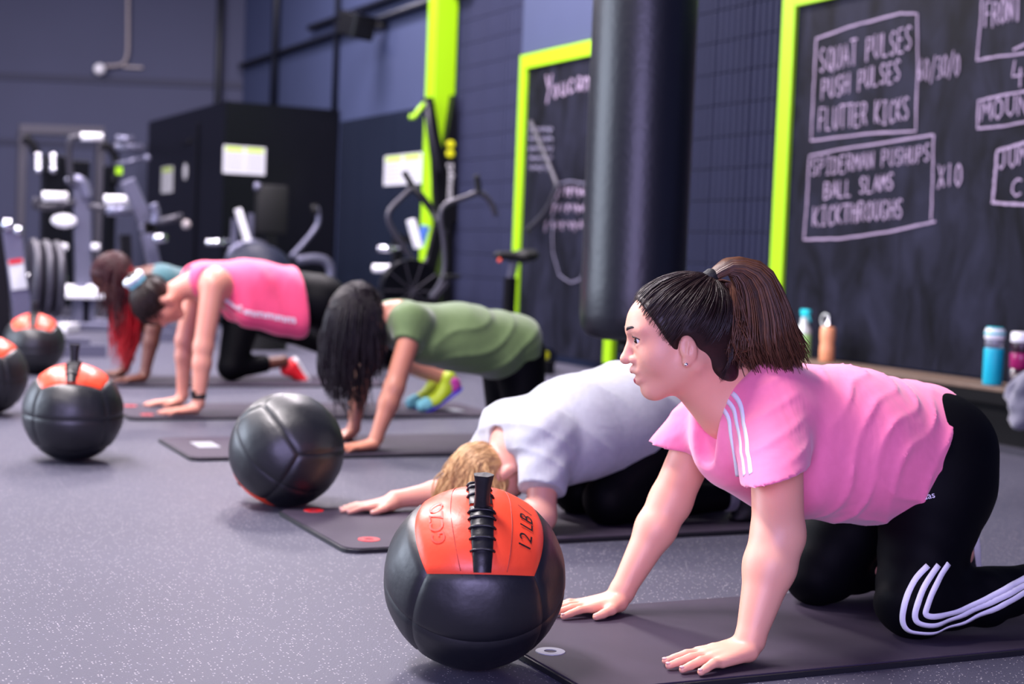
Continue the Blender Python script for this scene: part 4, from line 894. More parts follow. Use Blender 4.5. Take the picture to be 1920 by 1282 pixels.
def nails(tips, parent, m, sc=1.0):
    for p, d in tips:
        q = Vector(p)+Vector((0, 0, .0052*sc))+Vector(d)*.001; M = Matrix.Translation(q) @ Vector((1, 0, 0)).rotation_difference(Vector(d)).to_matrix().to_4x4()
        mb = MB(); mb.sphere((0, 0, 0), 1, 10, 6); mb.v = [tuple(M @ Vector((v[0]*.0058*sc, v[1]*.0046*sc, v[2]*.0022*sc))) for v in mb.v]; mb.build('fingernail', m, parent, True)
def strands(name, paths, r, m, parent, sides=4):
    vs = []; fs = []; off = origin(parent)
    for path in paths:
        mb = MB(); n = len(path); rr = r*random.uniform(.7, 1.25)
        mb.tube(path, [rr*(.2+.8*min(1, 4*i/n)) if i < n*.7 else rr*max(.12, 1-(i/n-.7)/.32) for i in range(n)], sides, cap=False)
        b = len(vs); vs += mb.v; fs += [tuple(i+b for i in f) for f in mb.f]
    me = bpy.data.meshes.new(name); me.from_pydata([tuple(Vector(v)-off) for v in vs], [], fs); me.update(); me.polygons.foreach_set('use_smooth', [True]*len(me.polygons))
    o = link(name, me, m, parent); o['kind'] = 'stuff'; return o
def on_skull(h, d, grow):
    """point on the hair shell in head direction d (local f,l,u)"""
    d = nrm(d); r = 1/math.sqrt((d[0]/(.099+grow))**2+(d[1]/(.074+grow))**2+(d[2]/(.080+grow))**2); q = d*r
    return Vector(h.p(q[0]-.012, q[1], q[2]+.024))
def ribbon_on(obj, pts, width, lift, name, m, parent, n=40, nrmv=None):
    """flat strip laid on a garment's surface along pts (world)"""
    off = origin(parent); bvh = BVHTree.FromPolygons([v.co+origin(obj) for v in obj.data.vertices], [p.vertices[:] for p in obj.data.polygons])
    P = []; N = []
    for p in spline(pts, n):
        loc, no, _, _ = bvh.find_nearest(p); P.append(loc); N.append(no)
    for _ in range(10):
        N = [(N[max(i-1, 0)]+N[i]+N[min(i+1, n)]).normalized() for i in range(n+1)]; P = [P[i] if i in (0, n) else (P[i-1]+P[i]*2+P[i+1])/4 for i in range(n+1)]
    vs = []
    for i in range(n+1):
        t = (P[min(i+1, n)]-P[max(i-1, 0)]).normalized(); s_ = t.cross(N[i]).normalized()
        for w in (-.5, 0, .5):
            q = P[i]+s_*width*w; loc, no, _, _ = bvh.find_nearest(q); vs.append(loc+no*lift)
    mb = MB(); fs = []
    for i in range(n):
        a = i*3; fs += [(a, a+1, a+4, a+3), (a+1, a+2, a+5, a+4)]
    mb.add(vs, fs); o = mb.build(name, m, parent, True); sol = o.modifiers.new('thick', 'SOLIDIFY'); sol.thickness = lift*.9; sol.offset = -1; return o
def shoe(heel, ballp, toe, sole_n, upper, sole, root, tags=None, h=.006, acc=None, heelm=None, toem=None, floor=None):
    floor = MT_ if floor is None else floor
    heel, ballp, toe, n = [np.array(v, float) for v in (heel, ballp, toe, sole_n)]; n = nrm(n); allp = np.stack([heel, ballp, toe])
    lo, hi = allp.min(0)-.11, allp.max(0)+.11; side = nrm(np.cross(n, ballp-heel)); o = empty_part('shoe', root) if False else None
    S = SDF(lo, hi, h); S.cone(heel-n*.035, ballp-n*.035, .036, .042, .02).cone(ballp-n*.032, toe-n*.028, .040, .030, .02, flat=(side, 1.1)).cone(heel-n*.045, heel-n*.085, .036, .034, .02).cone((heel+ballp)/2-n*.05, heel-n*.08, .034, .034, .02)
    S.cut(heel-n*.012, n); S.cut((0, 0, floor+.001), (0, 0, -1), .003); u = S.build('shoe', upper, root, 1)
    S = SDF(lo, hi, h); S.cone(heel-n*.002, ballp-n*.002, .039, .046, .012).cone(ballp-n*.002, toe-n*.002, .046, .034, .012); S.cut(heel+n*.002, n, .006); S.cut(heel-n*.022, -n, .006); S.cut((0, 0, floor+.001), (0, 0, -1), .003); S.build('sole', sole, u, 1)
    if heelm:
        S = SDF(lo, hi, h); S.cone(heel-n*.036, heel*.7+ballp*.3-n*.036, .0385, .038, .01).cone(heel-n*.046, heel-n*.084, .0385, .037, .02); S.cut(heel-n*.014, n, .004); S.build('heel_counter', heelm, u, 1)
    if toem:
        S = SDF(lo, hi, h); S.cone(toe*.75+ballp*.25-n*.030, toe-n*.029, .0405, .033, .02, flat=(side, 1.1)); S.cut(heel-n*.013, n, .004); S.cut((0, 0, floor+.001), (0, 0, -1), .003); S.build('toe_cap', toem, u, 1)
    if acc:
        for k in range(5):
            t = .25+.16*k; p = (heel*(1-t)+ballp*t)-n*.072; mb = MB().tube([p+side*.026+n*.012, p-n*.004, p-side*.026+n*.012], .0035, 5).build('lace', acc, u, True)
    return u

def skin(name, rgb, blush=(1.0, .80, .78)):
    m, nt, b = newmat(name); N = nt.nodes; L = nt.links; c = lin(rgb)
    tc = N.new('ShaderNodeTexCoord'); n = N.new('ShaderNodeTexNoise'); n.inputs['Scale'].default_value = 9; n.inputs['Detail'].default_value = 5; L.new(tc.outputs['Object'], n.inputs[0])
    mx = N.new('ShaderNodeMix'); mx.data_type = 'RGBA'; mx.inputs[6].default_value = c; mx.inputs[7].default_value = tuple(c[i]*blush[i] for i in range(3))+(1,); L.new(n.outputs[0], mx.inputs[0]); L.new(mx.outputs[2], b.inputs['Base Color'])
    n2 = N.new('ShaderNodeTexNoise'); n2.inputs['Scale'].default_value = 420; L.new(tc.outputs['Object'], n2.inputs[0]); bp = N.new('ShaderNodeBump'); bp.inputs['Strength'].default_value = .08; bp.inputs['Distance'].default_value = .002; L.new(n2.outputs[0], bp.inputs['Height']); L.new(bp.outputs[0], b.inputs['Normal'])
    setp(b, Roughness=.46, Subsurface_Weight=.18, Subsurface_Scale=.012); b.inputs['Subsurface Radius'].default_value = (1, .36, .22)
def cloth(name, rgb, rough=.8, sheen=.25, fold=.35, scale=(2.6, 1.4, 1.6), var=.08, fscale=3.0):
    m, nt, b = newmat(name); N = nt.nodes; L = nt.links; c = lin(rgb); setp(b, Roughness=rough, Sheen_Weight=sheen, Sheen_Roughness=.5)
    tc = N.new('ShaderNodeTexCoord'); mp = N.new('ShaderNodeMapping'); mp.inputs['Scale'].default_value = scale; L.new(tc.outputs['Object'], mp.inputs[0])
    n = N.new('ShaderNodeTexNoise'); n.inputs['Scale'].default_value = fscale; n.inputs['Detail'].default_value = 3; n.inputs['Distortion'].default_value = .8; L.new(mp.outputs[0], n.inputs[0])
    w = N.new('ShaderNodeTexNoise'); w.inputs['Scale'].default_value = 500; L.new(tc.outputs['Object'], w.inputs[0])
    b1 = N.new('ShaderNodeBump'); b1.inputs['Strength'].default_value = .12; b1.inputs['Distance'].default_value = .001; L.new(w.outputs[0], b1.inputs['Height'])
    b2 = N.new('ShaderNodeBump'); b2.inputs['Strength'].default_value = fold; b2.inputs['Distance'].default_value = .02; L.new(n.outputs[0], b2.inputs['Height']); L.new(b1.outputs[0], b2.inputs['Normal']); L.new(b2.outputs[0], b.inputs['Normal'])
    v = N.new('ShaderNodeTexNoise'); v.inputs['Scale'].default_value = 60; v.inputs['Detail'].default_value = 4; L.new(tc.outputs['Object'], v.inputs[0])
    mx = N.new('ShaderNodeMix'); mx.data_type = 'RGBA'; mx.inputs[6].default_value = tuple(x*(1-var) for x in c[:3])+(1,); mx.inputs[7].default_value = tuple(min(1, x*(1+var)) for x in c[:3])+(1,); L.new(v.outputs[0], mx.inputs[0]); L.new(mx.outputs[2], b.inputs['Base Color'])
def hairmat(name, c0, c1, rough=.36):
    m, nt, b = newmat(name); N = nt.nodes; L = nt.links
    tc = N.new('ShaderNodeTexCoord'); n = N.new('ShaderNodeTexNoise'); n.inputs['Scale'].default_value = 70; n.inputs['Detail'].default_value = 2; L.new(tc.outputs['Object'], n.inputs[0])
    g = N.new('ShaderNodeNewGeometry'); ad = N.new('ShaderNodeMath'); ad.operation = 'MULTIPLY_ADD'; ad.inputs[1].default_value = .5; L.new(g.outputs['Random Per Island'], ad.inputs[0]); sb = N.new('ShaderNodeMath'); sb.operation = 'MULTIPLY'; sb.inputs[1].default_value = .5; L.new(n.outputs[0], sb.inputs[0]); L.new(sb.outputs[0], ad.inputs[2])
    mx = N.new('ShaderNodeMix'); mx.data_type = 'RGBA'; mx.inputs[6].default_value = lin(c0); mx.inputs[7].default_value = lin(c1); L.new(ad.outputs[0], mx.inputs[0]); L.new(mx.outputs[2], b.inputs['Base Color'])
    bp = N.new('ShaderNodeBump'); bp.inputs['Strength'].default_value = .3; bp.inputs['Distance'].default_value = .003; L.new(n.outputs[0], bp.inputs['Height']); L.new(bp.outputs[0], b.inputs['Normal']); setp(b, Roughness=rough); b.inputs['Specular IOR Level'].default_value = .3
skin('skin_olive', (232, 174, 148)); skin('skin_fair', (216, 162, 142)); skin('skin_tan', (186, 128, 104)); skin('skin_rose', (208, 148, 128)); skin('skin_dark', (96, 56, 44))
cloth('pink_jersey', (255, 124, 164), .75, .35, .45); cloth('white_jersey', (170, 172, 179), .85, .2, .4, var=.12); cloth('green_jersey', (84, 106, 60), .8, .25, .45); cloth('hot_pink', (250, 76, 124), .7, .35, .3)
cloth('teal_jersey', (36, 84, 92), .8, .2, .3); cloth('black_lycra', (5, 5, 9), .6, .0, .2, fscale=1.6); MATS['black_lycra'].node_tree.nodes['Principled BSDF'].inputs['Specular IOR Level'].default_value = .08
mat('white_stripe', (232, 230, 240), .7, bump=.1, bscale=200); mat('eye_white', (232, 226, 226), .2, bump=.01); mat('iris_brown', (46, 26, 18), .15, bump=.01); mat('lip_rose', (172, 52, 66), .38, bump=.1, bscale=200); mat('nail', (236, 184, 176), .28, bump=.02)
hairmat('hair_dark_brown', (12, 8, 10), (48, 30, 26), .42); hairmat('hair_brown_tips', (18, 11, 12), (116, 76, 52)); hairmat('hair_black', (8, 6, 10), (30, 20, 27), .48); hairmat('hair_blonde', (140, 100, 60), (226, 184, 130), .45); hairmat('hair_wine', (26, 5, 11), (66, 12, 22), .5); hairmat('hair_red', (120, 4, 16), (190, 14, 32), .5)
mat('brow_dark', (34, 22, 22), .6, bump=.1); mat('shoe_black', (20, 20, 24), .5, bump=.2, bscale=120); mat('sole_white', (226, 224, 226), .5, bump=.1); mat('shoe_red', (240, 30, 44), .5, bump=.15, bscale=120); mat('shoe_lime', (160, 180, 20), .5, bump=.2, bscale=90, var=.2); mat('sole_violet', (84, 66, 214), .5, bump=.05); mat('shoe_magenta', (206, 70, 170), .5, bump=.1)
mat('scrunchie_white', (226, 236, 244), .8, bump=.4, bscale=60); mat('scrunchie_teal', (110, 176, 190), .8, bump=.4, bscale=60); mat('stud', (240, 240, 250), .1, metal=1.0, bump=.02); mat('hair_tie', (16, 15, 20), .7, bump=.3, bscale=90); mat('grey_jersey_dark', (150, 150, 160), .8, bump=.1)
MT_ = MAT_T+.0006

# ------------------------------------------------------------------ person in the pink striped shirt
def person_pink():
    root = empty('person', (2.05, 2.8, MT_), 'person in pink shirt with white shoulder stripes kneeling on all fours, head turned', 'person')
    h = Head((1.726, 2.80, .651), (-.87, .40, -.25), (-.2, .09, .97), 1.08)
    S = SDF((1.50, 2.47, .005), (2.75, 3.20, .86), .009, [(0, 1.50, 1.93, .0034), (1, 2.47, 3.2, .0040), (2, 0, .08, .0032), (2, .08, .50, .0062), (2, .50, .86, .0034)])
    h.add(S)
    S.cone(h.p(-.030, 0, -.050), (1.885, 2.80, .555), .056, .066, .03); S.cone(h.p(.0, 0, -.075), (1.86, 2.80, .50), .042, .07, .03)
    S.cone((1.92, 2.74, .49), (1.92, 2.87, .49), .075, .075, .04); S.cone((1.98, 2.80, .46), (2.36, 2.80, .41), .110, .115, .05, flat=((0, 1, 0), 1.2))
    arm(S, (1.900, 2.665, .450), (1.850, 2.572, .262), (1.768, 2.535, .062), (.055, .0525, .0505, .029)); arm(S, (1.905, 2.945, .45), (1.852, 2.995, .262), (1.735, 2.995, .060), (.052, .047, .044, .027))
    t1 = hand(S, (1.768, 2.535, .060), (-1, -.06), (0, 1), MT_, 1.06); t2 = hand(S, (1.735, 2.995, .060), (-1, .05), (0, -1), MT_, 1.0)
    for sy_, sh in ((2.62, 0), (2.935, 0)): S.cone((2.25, sy_, .09), (2.66, sy_, .115), .045, .034, .02); S.cone((2.37, (sy_+2.8)/2, .37), (2.25, sy_, .09), .07, .045, .03)
    body = S.build('body', 'skin_olive', root, 1); nails(t1, body, 'nail', 1.06); nails(t2, body, 'nail')
    h.features(root, 'lip_rose', 'brow_dark')
    MB().sphere(h.p(.001, .0825, -.051), .0042, 10, 8).build('earring', 'stud', root, True)
    # shirt
    S = SDF((1.74, 2.48, .2), (2.60, 3.14, .70), .0052)
    fl = ((0, 1, 0), 1.22)
    S.cone((1.94, 2.80, .475), (2.18, 2.80, .425), .134, .153, .04, flat=fl).cone((2.18, 2.80, .425), (2.40, 2.80, .398), .153, .153, .04, flat=fl)
    S.cone((1.925, 2.735, .520), (1.925, 2.865, .520), .078, .078, .05)
    S.cone((2.02, 2.76, .36), (2.24, 2.76, .35), .10, .105, .06, flat=((0, 1, 0), 1.3))
    S.cone((1.895, 2.80, .40), (1.98, 2.80, .38), .085, .10, .05, flat=((0, 1, 0), 1.3))
    def sleeve(a, b, ra, rb, hn):
        a, b = np.array(a), np.array(b); hn = nrm(hn); pad = .16; sl = S._sub(np.minimum(a, b)-pad, np.maximum(a, b)+pad); x, y, z = S._grid(sl); v = b-a; L2 = v@v
        px, py, pz = x-a[0], y-a[1], z-a[2]; tt = (px*v[0]+py*v[1]+pz*v[2])/L2; t = np.clip(tt, 0, 1.4)
        d = np.sqrt((px-t*v[0])**2+(py-t*v[1])**2+(pz-t*v[2])**2)-(ra+(rb-ra)*t); d = np.maximum(d, (x-b[0])*hn[0]+(y-b[1])*hn[1]+(z-b[2])*hn[2]); S._mix(sl, d.astype(np.float32), .025, False)
    sleeve((1.918, 2.705, .478), (1.846, 2.590, .378), .086, .0705, (.24, -.16, -.95)); sleeve((1.925, 2.915, .475), (1.868, 2.978, .395), .082, .065, (.08, .15, -.95))
    S.cut((2.412, 2.8, .50), (.90, 0, -.44), .008)
    S.cone(h.p(-.02, 0, -.06), (1.875, 2.80, .585), .064, .070, .012, True); S.cone((1.80, 2.80, .57), (1.805, 2.795, .405), .062, .032, .012, True); S.cone((1.76, 2.80, .52), (1.79, 2.795, .43), .05, .03, .02, True)
    def folds(x, y, z):
        side = np.clip((2.80-y)/.10, -1, 1)
        ph = (x-.62*z-.25*(z-.42)**2*8)*40+.9*np.sin(z*17+x*9)+.6*np.sin(y*23+x*31)
        ridge = (1-np.abs(np.sin(ph)))**2; m1 = np.clip((x-2.0)/.08, 0, 1)*np.clip((2.42-x)/.1, .25, 1)*(.35+.65*np.sin(x*19+z*11+y*7)**2)
        ph2 = (z+.8*x)*33+np.sin(x*21+y*17); r2 = (1-np.abs(np.sin(ph2)))**3; m2 = np.clip((.44-z)/.1, 0, 1)*np.clip((x-2.05)/.1, 0, 1)
        sl = (1-np.abs(np.sin((z*1.0-.5*x)*58+y*14)))**2*np.clip((1.95-x)/.05, 0, 1)*np.clip((np.abs(y-2.8)-.11)/.03, 0, 1)*np.clip((z-.40)/.03, 0, 1)
        return -.0075*ridge*m1-.0045*r2*m2-.0045*sl
    S.warp(folds); S.cut((2.415, 2.8, .50), (.90, 0, -.44), .008); shirt = S.build('shirt', 'pink_jersey', root, 2)
    # three stripes over each shoulder
    bv = BVHTree.FromPolygons([v.co+origin(shirt) for v in shirt.data.vertices], [q.vertices[:] for q in shirt.data.polygons])
    def surf(P):
        out = []
        for x, y in P:
            hit = bv.ray_cast(CAM, ray(x, y).normalized())
            if hit[0] is not None: out.append(hit[0])
        return out
    for P in ([(1366, 716), (1381, 742), (1393, 785), (1401, 830), (1408, 888)], [(1362, 728), (1371, 756), (1381, 795), (1389, 840), (1396, 891)], [(1359, 742), (1362, 772), (1370, 812), (1377, 852), (1384, 893)],
              [(1282, 752), (1262, 754), (1240, 757), (1226, 763), (1220, 785), (1216, 832)], [(1234, 771), (1229, 790), (1223, 838)], [(1242, 778), (1237, 797), (1231, 843)]):
        q = surf(P)
        if len(q) > 2: ribbon_on(shirt, q, .0105, .0011, 'stripe', 'white_stripe', shirt, 36)
    # leggings
    S = SDF((2.10, 2.48, .008), (2.80, 3.14, .62), .0068)
    S.cone((2.28, 2.80, .415), (2.385, 2.80, .400), .138, .138, .04, flat=((0, 1, 0), 1.22))
    for q, yk, xk in ((-1, 2.615, 2.245), (1, 2.945, 2.238)):
        S.cone((2.395, 2.80+q*.075, .400), (2.375, 2.80+q*.09, .33), .126, .125, .05); S.cone((2.375, 2.80+q*.09, .33), (xk, yk, .096), .128, .080, .03); S.cone((xk, yk, .090), (2.43, yk+.02*q, .096), .072, .062, .03); S.cone((2.43, yk+.02*q, .096), (2.66, yk+.03*q, .125), .062, .042, .02)
    S.warp(lambda x, y, z: .0018*np.sin((x+z)*70+y*30)*np.clip((.3-z)/.2, 0, 1)); leg = S.build('leggings', 'black_lycra', root, 1)
    bl = BVHTree.FromPolygons([v.co+origin(leg) for v in leg.data.vertices], [q.vertices[:] for q in leg.data.polygons])
    for P in ([(1740, 1060), (1712, 1090), (1695, 1138), (1692, 1166), (1705, 1184), (1735, 1187), (1790, 1174), (1855, 1145), (1920, 1110), (1985, 1082)],
              [(1760, 1059), (1733, 1098), (1717, 1142), (1717, 1163), (1735, 1172), (1790, 1160), (1855, 1131), (1920, 1097), (1985, 1069)],
              [(1779, 1056), (1753, 1100), (1738, 1138), (1736, 1152), (1752, 1156), (1800, 1146), (1855, 1120), (1920, 1084), (1985, 1057)]):
        q = [t[0] for t in (bl.ray_cast(CAM, ray(x, y).normalized()) for x, y in P) if t[0] is not None]
        if len(q) > 3: ribbon_on(leg, q, .0125, .0010, 'stripe', 'white_stripe', leg, 60)
    hit = bl.ray_cast(CAM, ray(1742, 930).normalized()); loc, no = hit[0], hit[1]
    xa = Vector((1, 0, .04)); xa = (xa-no*xa.dot(no)).normalized(); ya = no.cross(xa); M = Matrix(((xa.x, ya.x, no.x, loc.x), (xa.y, ya.y, no.y, loc.y), (xa.z, ya.z, no.z, loc.z), (0, 0, 0, 1))) @ Matrix.Translation((-.012, 0, .003))
    text_mesh('adidas', .020, M, 'logo', 'white_stripe', leg, .0012)
    shoe((2.715, 2.965, .150), (2.735, 2.965, .050), (2.690, 2.965, .022), (1, 0, .12), 'shoe_black', 'sole_white', root, acc=None)
    shoe((2.755, 2.64, .155), (2.775, 2.64, .050), (2.73, 2.64, .022), (1, 0, .12), 'shoe_black', 'sole_white', root)
    # hair: pulled back to a high tie, then the tail
    tie = nrm((-.72, .03, .69)); tp = on_skull(h, tie, .018)
    S = SDF(h.c-.17, h.c+.17, .0042); h.skull(S, .0075); S.cone(h.p(-.055, 0, -.02), h.p(-.06, 0, -.055), .058, .042, .03)
    S.cone(h.p(-.062, 0, -.03), h.p(-.066, 0, -.088), .056, .044, .03); nf = nrm(h.f*.93-h.u*.37); S.cut(h.p(.061, 0, .088), nf, .006)
    S.cut(h.p(-.06, 0, -.100), nrm(-h.u+h.f*.75), .03)
    for q in (-1, 1): S.ell(h.p(-.006, q*.085, -.028), (.022, .03, .033), .008, h.F, True)
    hair = S.build('hair', 'hair_dark_brown', root, 1)
    paths = []
    for i in range(1000):
        a = random.uniform(-PI, PI); 
        # start directions ring the hairline: front temple, behind the ear, nape
        t = random.random(); side = random.choice((-1, 1))
        pts = [(.74, .0, .68), (.72, .45, .44), (.62, .72, .06), (.40, .82, -.40), (.10, .97, .02), (-.30, .92, -.30), (-.52, .70, -.80), (-.62, .0, -1.0)]
        u = t*(len(pts)-1); k = min(int(u), len(pts)-2); s0 = nrm(np.array(pts[k])*(1-(u-k))+np.array(pts[k+1])*(u-k)); s0[1] *= side
        if random.random() < .45: s0 = nrm(s0+(tie-s0)*random.uniform(.1, .75))
        lift = random.uniform(.010, .0165); path = []
        for j in range(11):
            w = j/10; d = nrm(s0*(1-w)+tie*w+np.array((.03*math.sin(w*7+i*1.7), .05*math.sin(w*PI)*side, .03*math.sin(w*9+i)))*.6); path.append(on_skull(h, d, lift+.006*w*w+.0012*math.sin(w*11+i*.9)-.004*(1-w)**4))
        paths.append(path)
    for i in range(260):
        y0 = random.uniform(-.045, .045); a = h.p(-.060-.012*random.random(), y0, -.105+.02*random.random()); m_ = on_skull(h, nrm((-.9, y0*8, -.35)), .012); e = on_skull(h, nrm(np.array((-.9, y0*6, .35))), .014)
        n0 = np.array(h.p(-.085-.008*random.random(), y0*1.1, -.062)); paths.append(spline([tuple(a-np.array((.0, .0, .0))), tuple(n0), m_, e, tp], 12))
    strands('hair_strands', paths, .0012, 'hair_dark_brown', hair)
    MB().lathe([(.013, -.014), (.0175, -.008), (.018, 0), (.0175, .008), (.013, .014)], tp, 20, Vector((0, 0, 1)).rotation_difference(Vector(nrm((.80, -.10, .58)))).to_matrix()).build('hair_tie', 'hair_tie', hair, True)
    paths = []; T0 = np.array(tp)
    for i in range(1300):
        a = random.uniform(0, 2*PI); r_ = math.sqrt(random.random()); oy = math.cos(a)*r_; oz = math.sin(a)*r_; ln = random.uniform(.82, 1.06)
        st = T0+np.array((0, oy*.013, oz*.013))
        g = [st-np.array((.012, 0, .008)), st, T0+V3(.042, -.01+oy*.030, .026+oz*.018), T0+V3(.088+oz*.030, -.02+oy*.050, .004+oz*.028), T0+V3(.112+oz*.052, -.03+oy*.060, -.065+oz*.03), T0+V3(.122+oz*.068, -.04+oy*.060, -.135*ln+oz*.022), T0+V3(.134+oz*.074+.02*ln+random.uniform(-.006, .006), -.045+oy*.050, -.190*ln+random.uniform(-.012, .012)+oz*.02)]
        if oz < -.45 and random.random() < .6: g = [g[0], g[1], T0+V3(.03, -.015+oy*.03, -.01), T0+V3(.040+random.uniform(-.02, .02), -.03+oy*.04, -.075), T0+V3(.03+random.uniform(-.02, .04), -.045+oy*.03, -.14), T0+V3(.015+random.uniform(-.015, .06), -.05+oy*.02, -.180*ln)]
        paths.append(spline([tuple(q) for q in g], 13))
    strands('ponytail', paths, .0015, 'hair_brown_tips', hair)
    return root
person_pink()
# ------------------------------------------------------------------ the other four people
def capcone(S, a, b, ra, rb, k=.02):
    """cone with a flat cut at b (cuffs and hems)"""
    a, b = np.array(a, float), np.array(b, float); pad = max(ra, rb)+.06; sl = S._sub(np.minimum(a, b)-pad, np.maximum(a, b)+pad); x, y, z = S._grid(sl); v = b-a; L2 = v@v
    px, py, pz = x-a[0], y-a[1], z-a[2]; tt = (px*v[0]+py*v[1]+pz*v[2])/L2; t = np.clip(tt, 0, 1)
    d = np.sqrt((px-t*v[0])**2+(py-t*v[1])**2+(pz-t*v[2])**2)-(ra+(rb-ra)*t); S._mix(sl, np.maximum(d, (tt-1)*math.sqrt(L2)).astype(np.float32), k, False)
FY = (0, 1, 0)
def fall(name, h, n, m, parent, dirs, drop, wander, grow=.012, r=.0024, seg=12, zmin=.02, curl=.0):
    """hair that leaves the scalp in direction d and then hangs"""
    paths = []
    for i in range(n):
        d0 = nrm(np.array(dirs(i))); a = on_skull(h, d0, grow); b = on_skull(h, nrm(d0+np.array((0, d0[1]*.3, 0))), grow+.01)
        L_ = drop(i); w = [random.uniform(-1, 1)*wander for _ in range(4)]; out = Vector(h.f*d0[0]+h.l*d0[1]+h.u*d0[2])*.02
        g = [a, a+out*.8+Vector((0, 0, -.02)), a+out+Vector((w[0], w[1], -L_*.35)), a+out*.9+Vector((w[0]*1.3, w[1]*1.3, -L_*.7)), a+out*.6+Vector((w[2]*1.2+curl, w[3], -L_))]
        paths.append([Vector((q.x, q.y, max(q.z, zmin))) for q in spline(g, seg)])
    return strands(name, paths, r, m, parent)
def combed(h, starts, end, n, m, parent, r=.002, grow=.012):
    paths = []
    for i in range(n):
        s0 = nrm(starts()); e = nrm(end); paths.append([on_skull(h, nrm(s0*(1-w)+e*w+.04*np.array((0, math.sin(i), math.cos(i)))*math.sin(w*PI)), grow+random.uniform(0, .004)+.004*w) for w in [j/9 for j in range(10)]])
    return strands('hair_strands', paths, r, m, parent)

def person_white():
    root = empty('person', (2.2, 4.12, MT_), 'blonde person in white shirt folded down over the mat with arms stretched out', 'person')
    h = Head((1.925, 4.12, .150), (.55, 0, -.83), (-.83, 0, -.45), 1.0)
    S = SDF((1.50, 3.80, .005), (2.85, 4.50, .52), .0075, [(0, 1.5, 2.05, .005), (2, 0, .09, .0042), (1, 3.8, 4.5, .0058)])
    h.add(S, False, False); S.cone(h.p(-.02, 0, -.05), (2.02, 4.13, .27), .052, .060, .03)
    S.cone((2.03, 4.02, .255), (2.03, 4.24, .255), .075, .075, .04); S.cone((2.06, 4.13, .26), (2.48, 4.11, .34), .095, .10, .05, flat=(FY, 1.3))
    arm(S, (2.03, 3.985, .245), (1.995, 3.925, .062), (1.80, 3.975, .048), (.046, .043, .041, .026)); arm(S, (2.02, 4.275, .235), (1.905, 4.36, .068), (1.715, 4.36, .050), (.044, .040, .038, .025))
    t1 = hand(S, (1.80, 3.975, .046), (-1, .1), (0, 1), MT_, .95); t2 = hand(S, (1.715, 4.36, .046), (-1, .02), (0, -1), MT_, .98)
    for q in (-1, 1): S.cone((2.50, 4.11+q*.07, .32), (2.27, 4.11+q*.09, .08), .06, .045, .03); S.cone((2.27, 4.11+q*.09, .08), (2.66, 4.09+q*.09, .085), .04, .033, .02)
    body = S.build('body', 'skin_fair', root, 1); nails(t2, body, 'nail', .98)
    S = SDF((1.88, 3.82, .08), (2.70, 4.42, .56), .0058)
    S.cone((2.055, 4.13, .262), (2.20, 4.12, .315), .112, .128, .05, flat=(FY, 1.36)).cone((2.20, 4.12, .315), (2.36, 4.11, .355), .128, .128, .05, flat=(FY, 1.3)).cone((2.36, 4.11, .355), (2.56, 4.10, .350), .128, .135, .05, flat=(FY, 1.3))
    S.cone((2.10, 4.02, .215), (2.36, 4.02, .275), .085, .09, .06)
    S.cone((2.03, 4.01, .285), (2.03, 4.25, .285), .080, .080, .05)
    capcone(S, (2.05, 4.0, .27), (2.000, 3.938, .135), .082, .070, .03); capcone(S, (2.04, 4.26, .26), (1.95, 4.325, .125), .078, .062, .03)
    S.cone(h.p(-.02, 0, -.03), (2.005, 4.13, .275), .062, .066, .012, True)
    S.warp(lambda x, y, z: -.0055*(1-np.abs(np.sin((x*.8+z*.9)*26+y*9+np.sin(z*18+x*7)*.9)))**2*np.clip((z-.10)/.12, .3, 1)*(.4+.6*np.sin(x*13+y*9)**2)+.0020*np.sin(z*80-x*60+y*14)*np.clip((2.12-x)/.1, 0, 1)); S.cut((2.53, 4.1, .36), (.95, 0, -.3), .008); S.build('shirt', 'white_jersey', root, 1)
    S = SDF((2.10, 3.82, .008), (2.85, 4.42, .52), .0075)
    S.cone((2.44, 4.11, .335), (2.54, 4.11, .33), .125, .125, .04, flat=(FY, 1.25))
    for q in (-1, 1): S.cone((2.53, 4.11+q*.08, .32), (2.27, 4.11+q*.10, .092), .118, .078, .04); S.cone((2.265, 4.11+q*.10, .088), (2.45, 4.10+q*.10, .085), .071, .060, .03); S.cone((2.45, 4.10+q*.10, .085), (2.66, 4.09+q*.10, .085), .060, .040, .02)
    S.build('leggings', 'black_lycra', root, 1)
    for q in (-1, 1):
        shoe((2.755, 4.08+q*.10, .135), (2.775, 4.08+q*.10, .048), (2.735, 4.08+q*.10, .022), (1, 0, .15), 'shoe_black', 'sole_white', root)
        MB().lathe([(.041, -.015), (.045, -.012), (.045, .012), (.041, .015)], (2.675, 4.085+q*.10, .088), 18, Matrix.Rotation(PI/2, 3, 'Y')).build('sock', 'grey_fleece', root, True)
    S = SDF(h.c-.17, h.c+.17, .006); h.skull(S, .008); S.cut(h.p(.045, 0, .02), nrm(h.f*.95-h.u*.3), .008); S.cut(h.p(-.03, 0, -.05), -h.u, .01)
    for q in (-1, 1): S.ell(h.p(-.012, q*.085, -.022), (.026, .03, .036), .008, h.F, True)
    hair = S.build('hair', 'hair_blonde', root, 1)
    combed(h, lambda: (random.uniform(-1, -.4), random.uniform(-.9, .9), random.uniform(-.6, .5)), (-.15, 0, 1), 420, 'hair_blonde', hair, .0019)
    fall('hair_fall', h, 900, 'hair_blonde', hair, lambda i: (random.uniform(-.85, .45), random.uniform(-1, 1), random.uniform(-.1, 1.0)), lambda i: random.uniform(.12, .24), .026, .012, .0019, zmin=MT_+.003)
    return root
person_white()

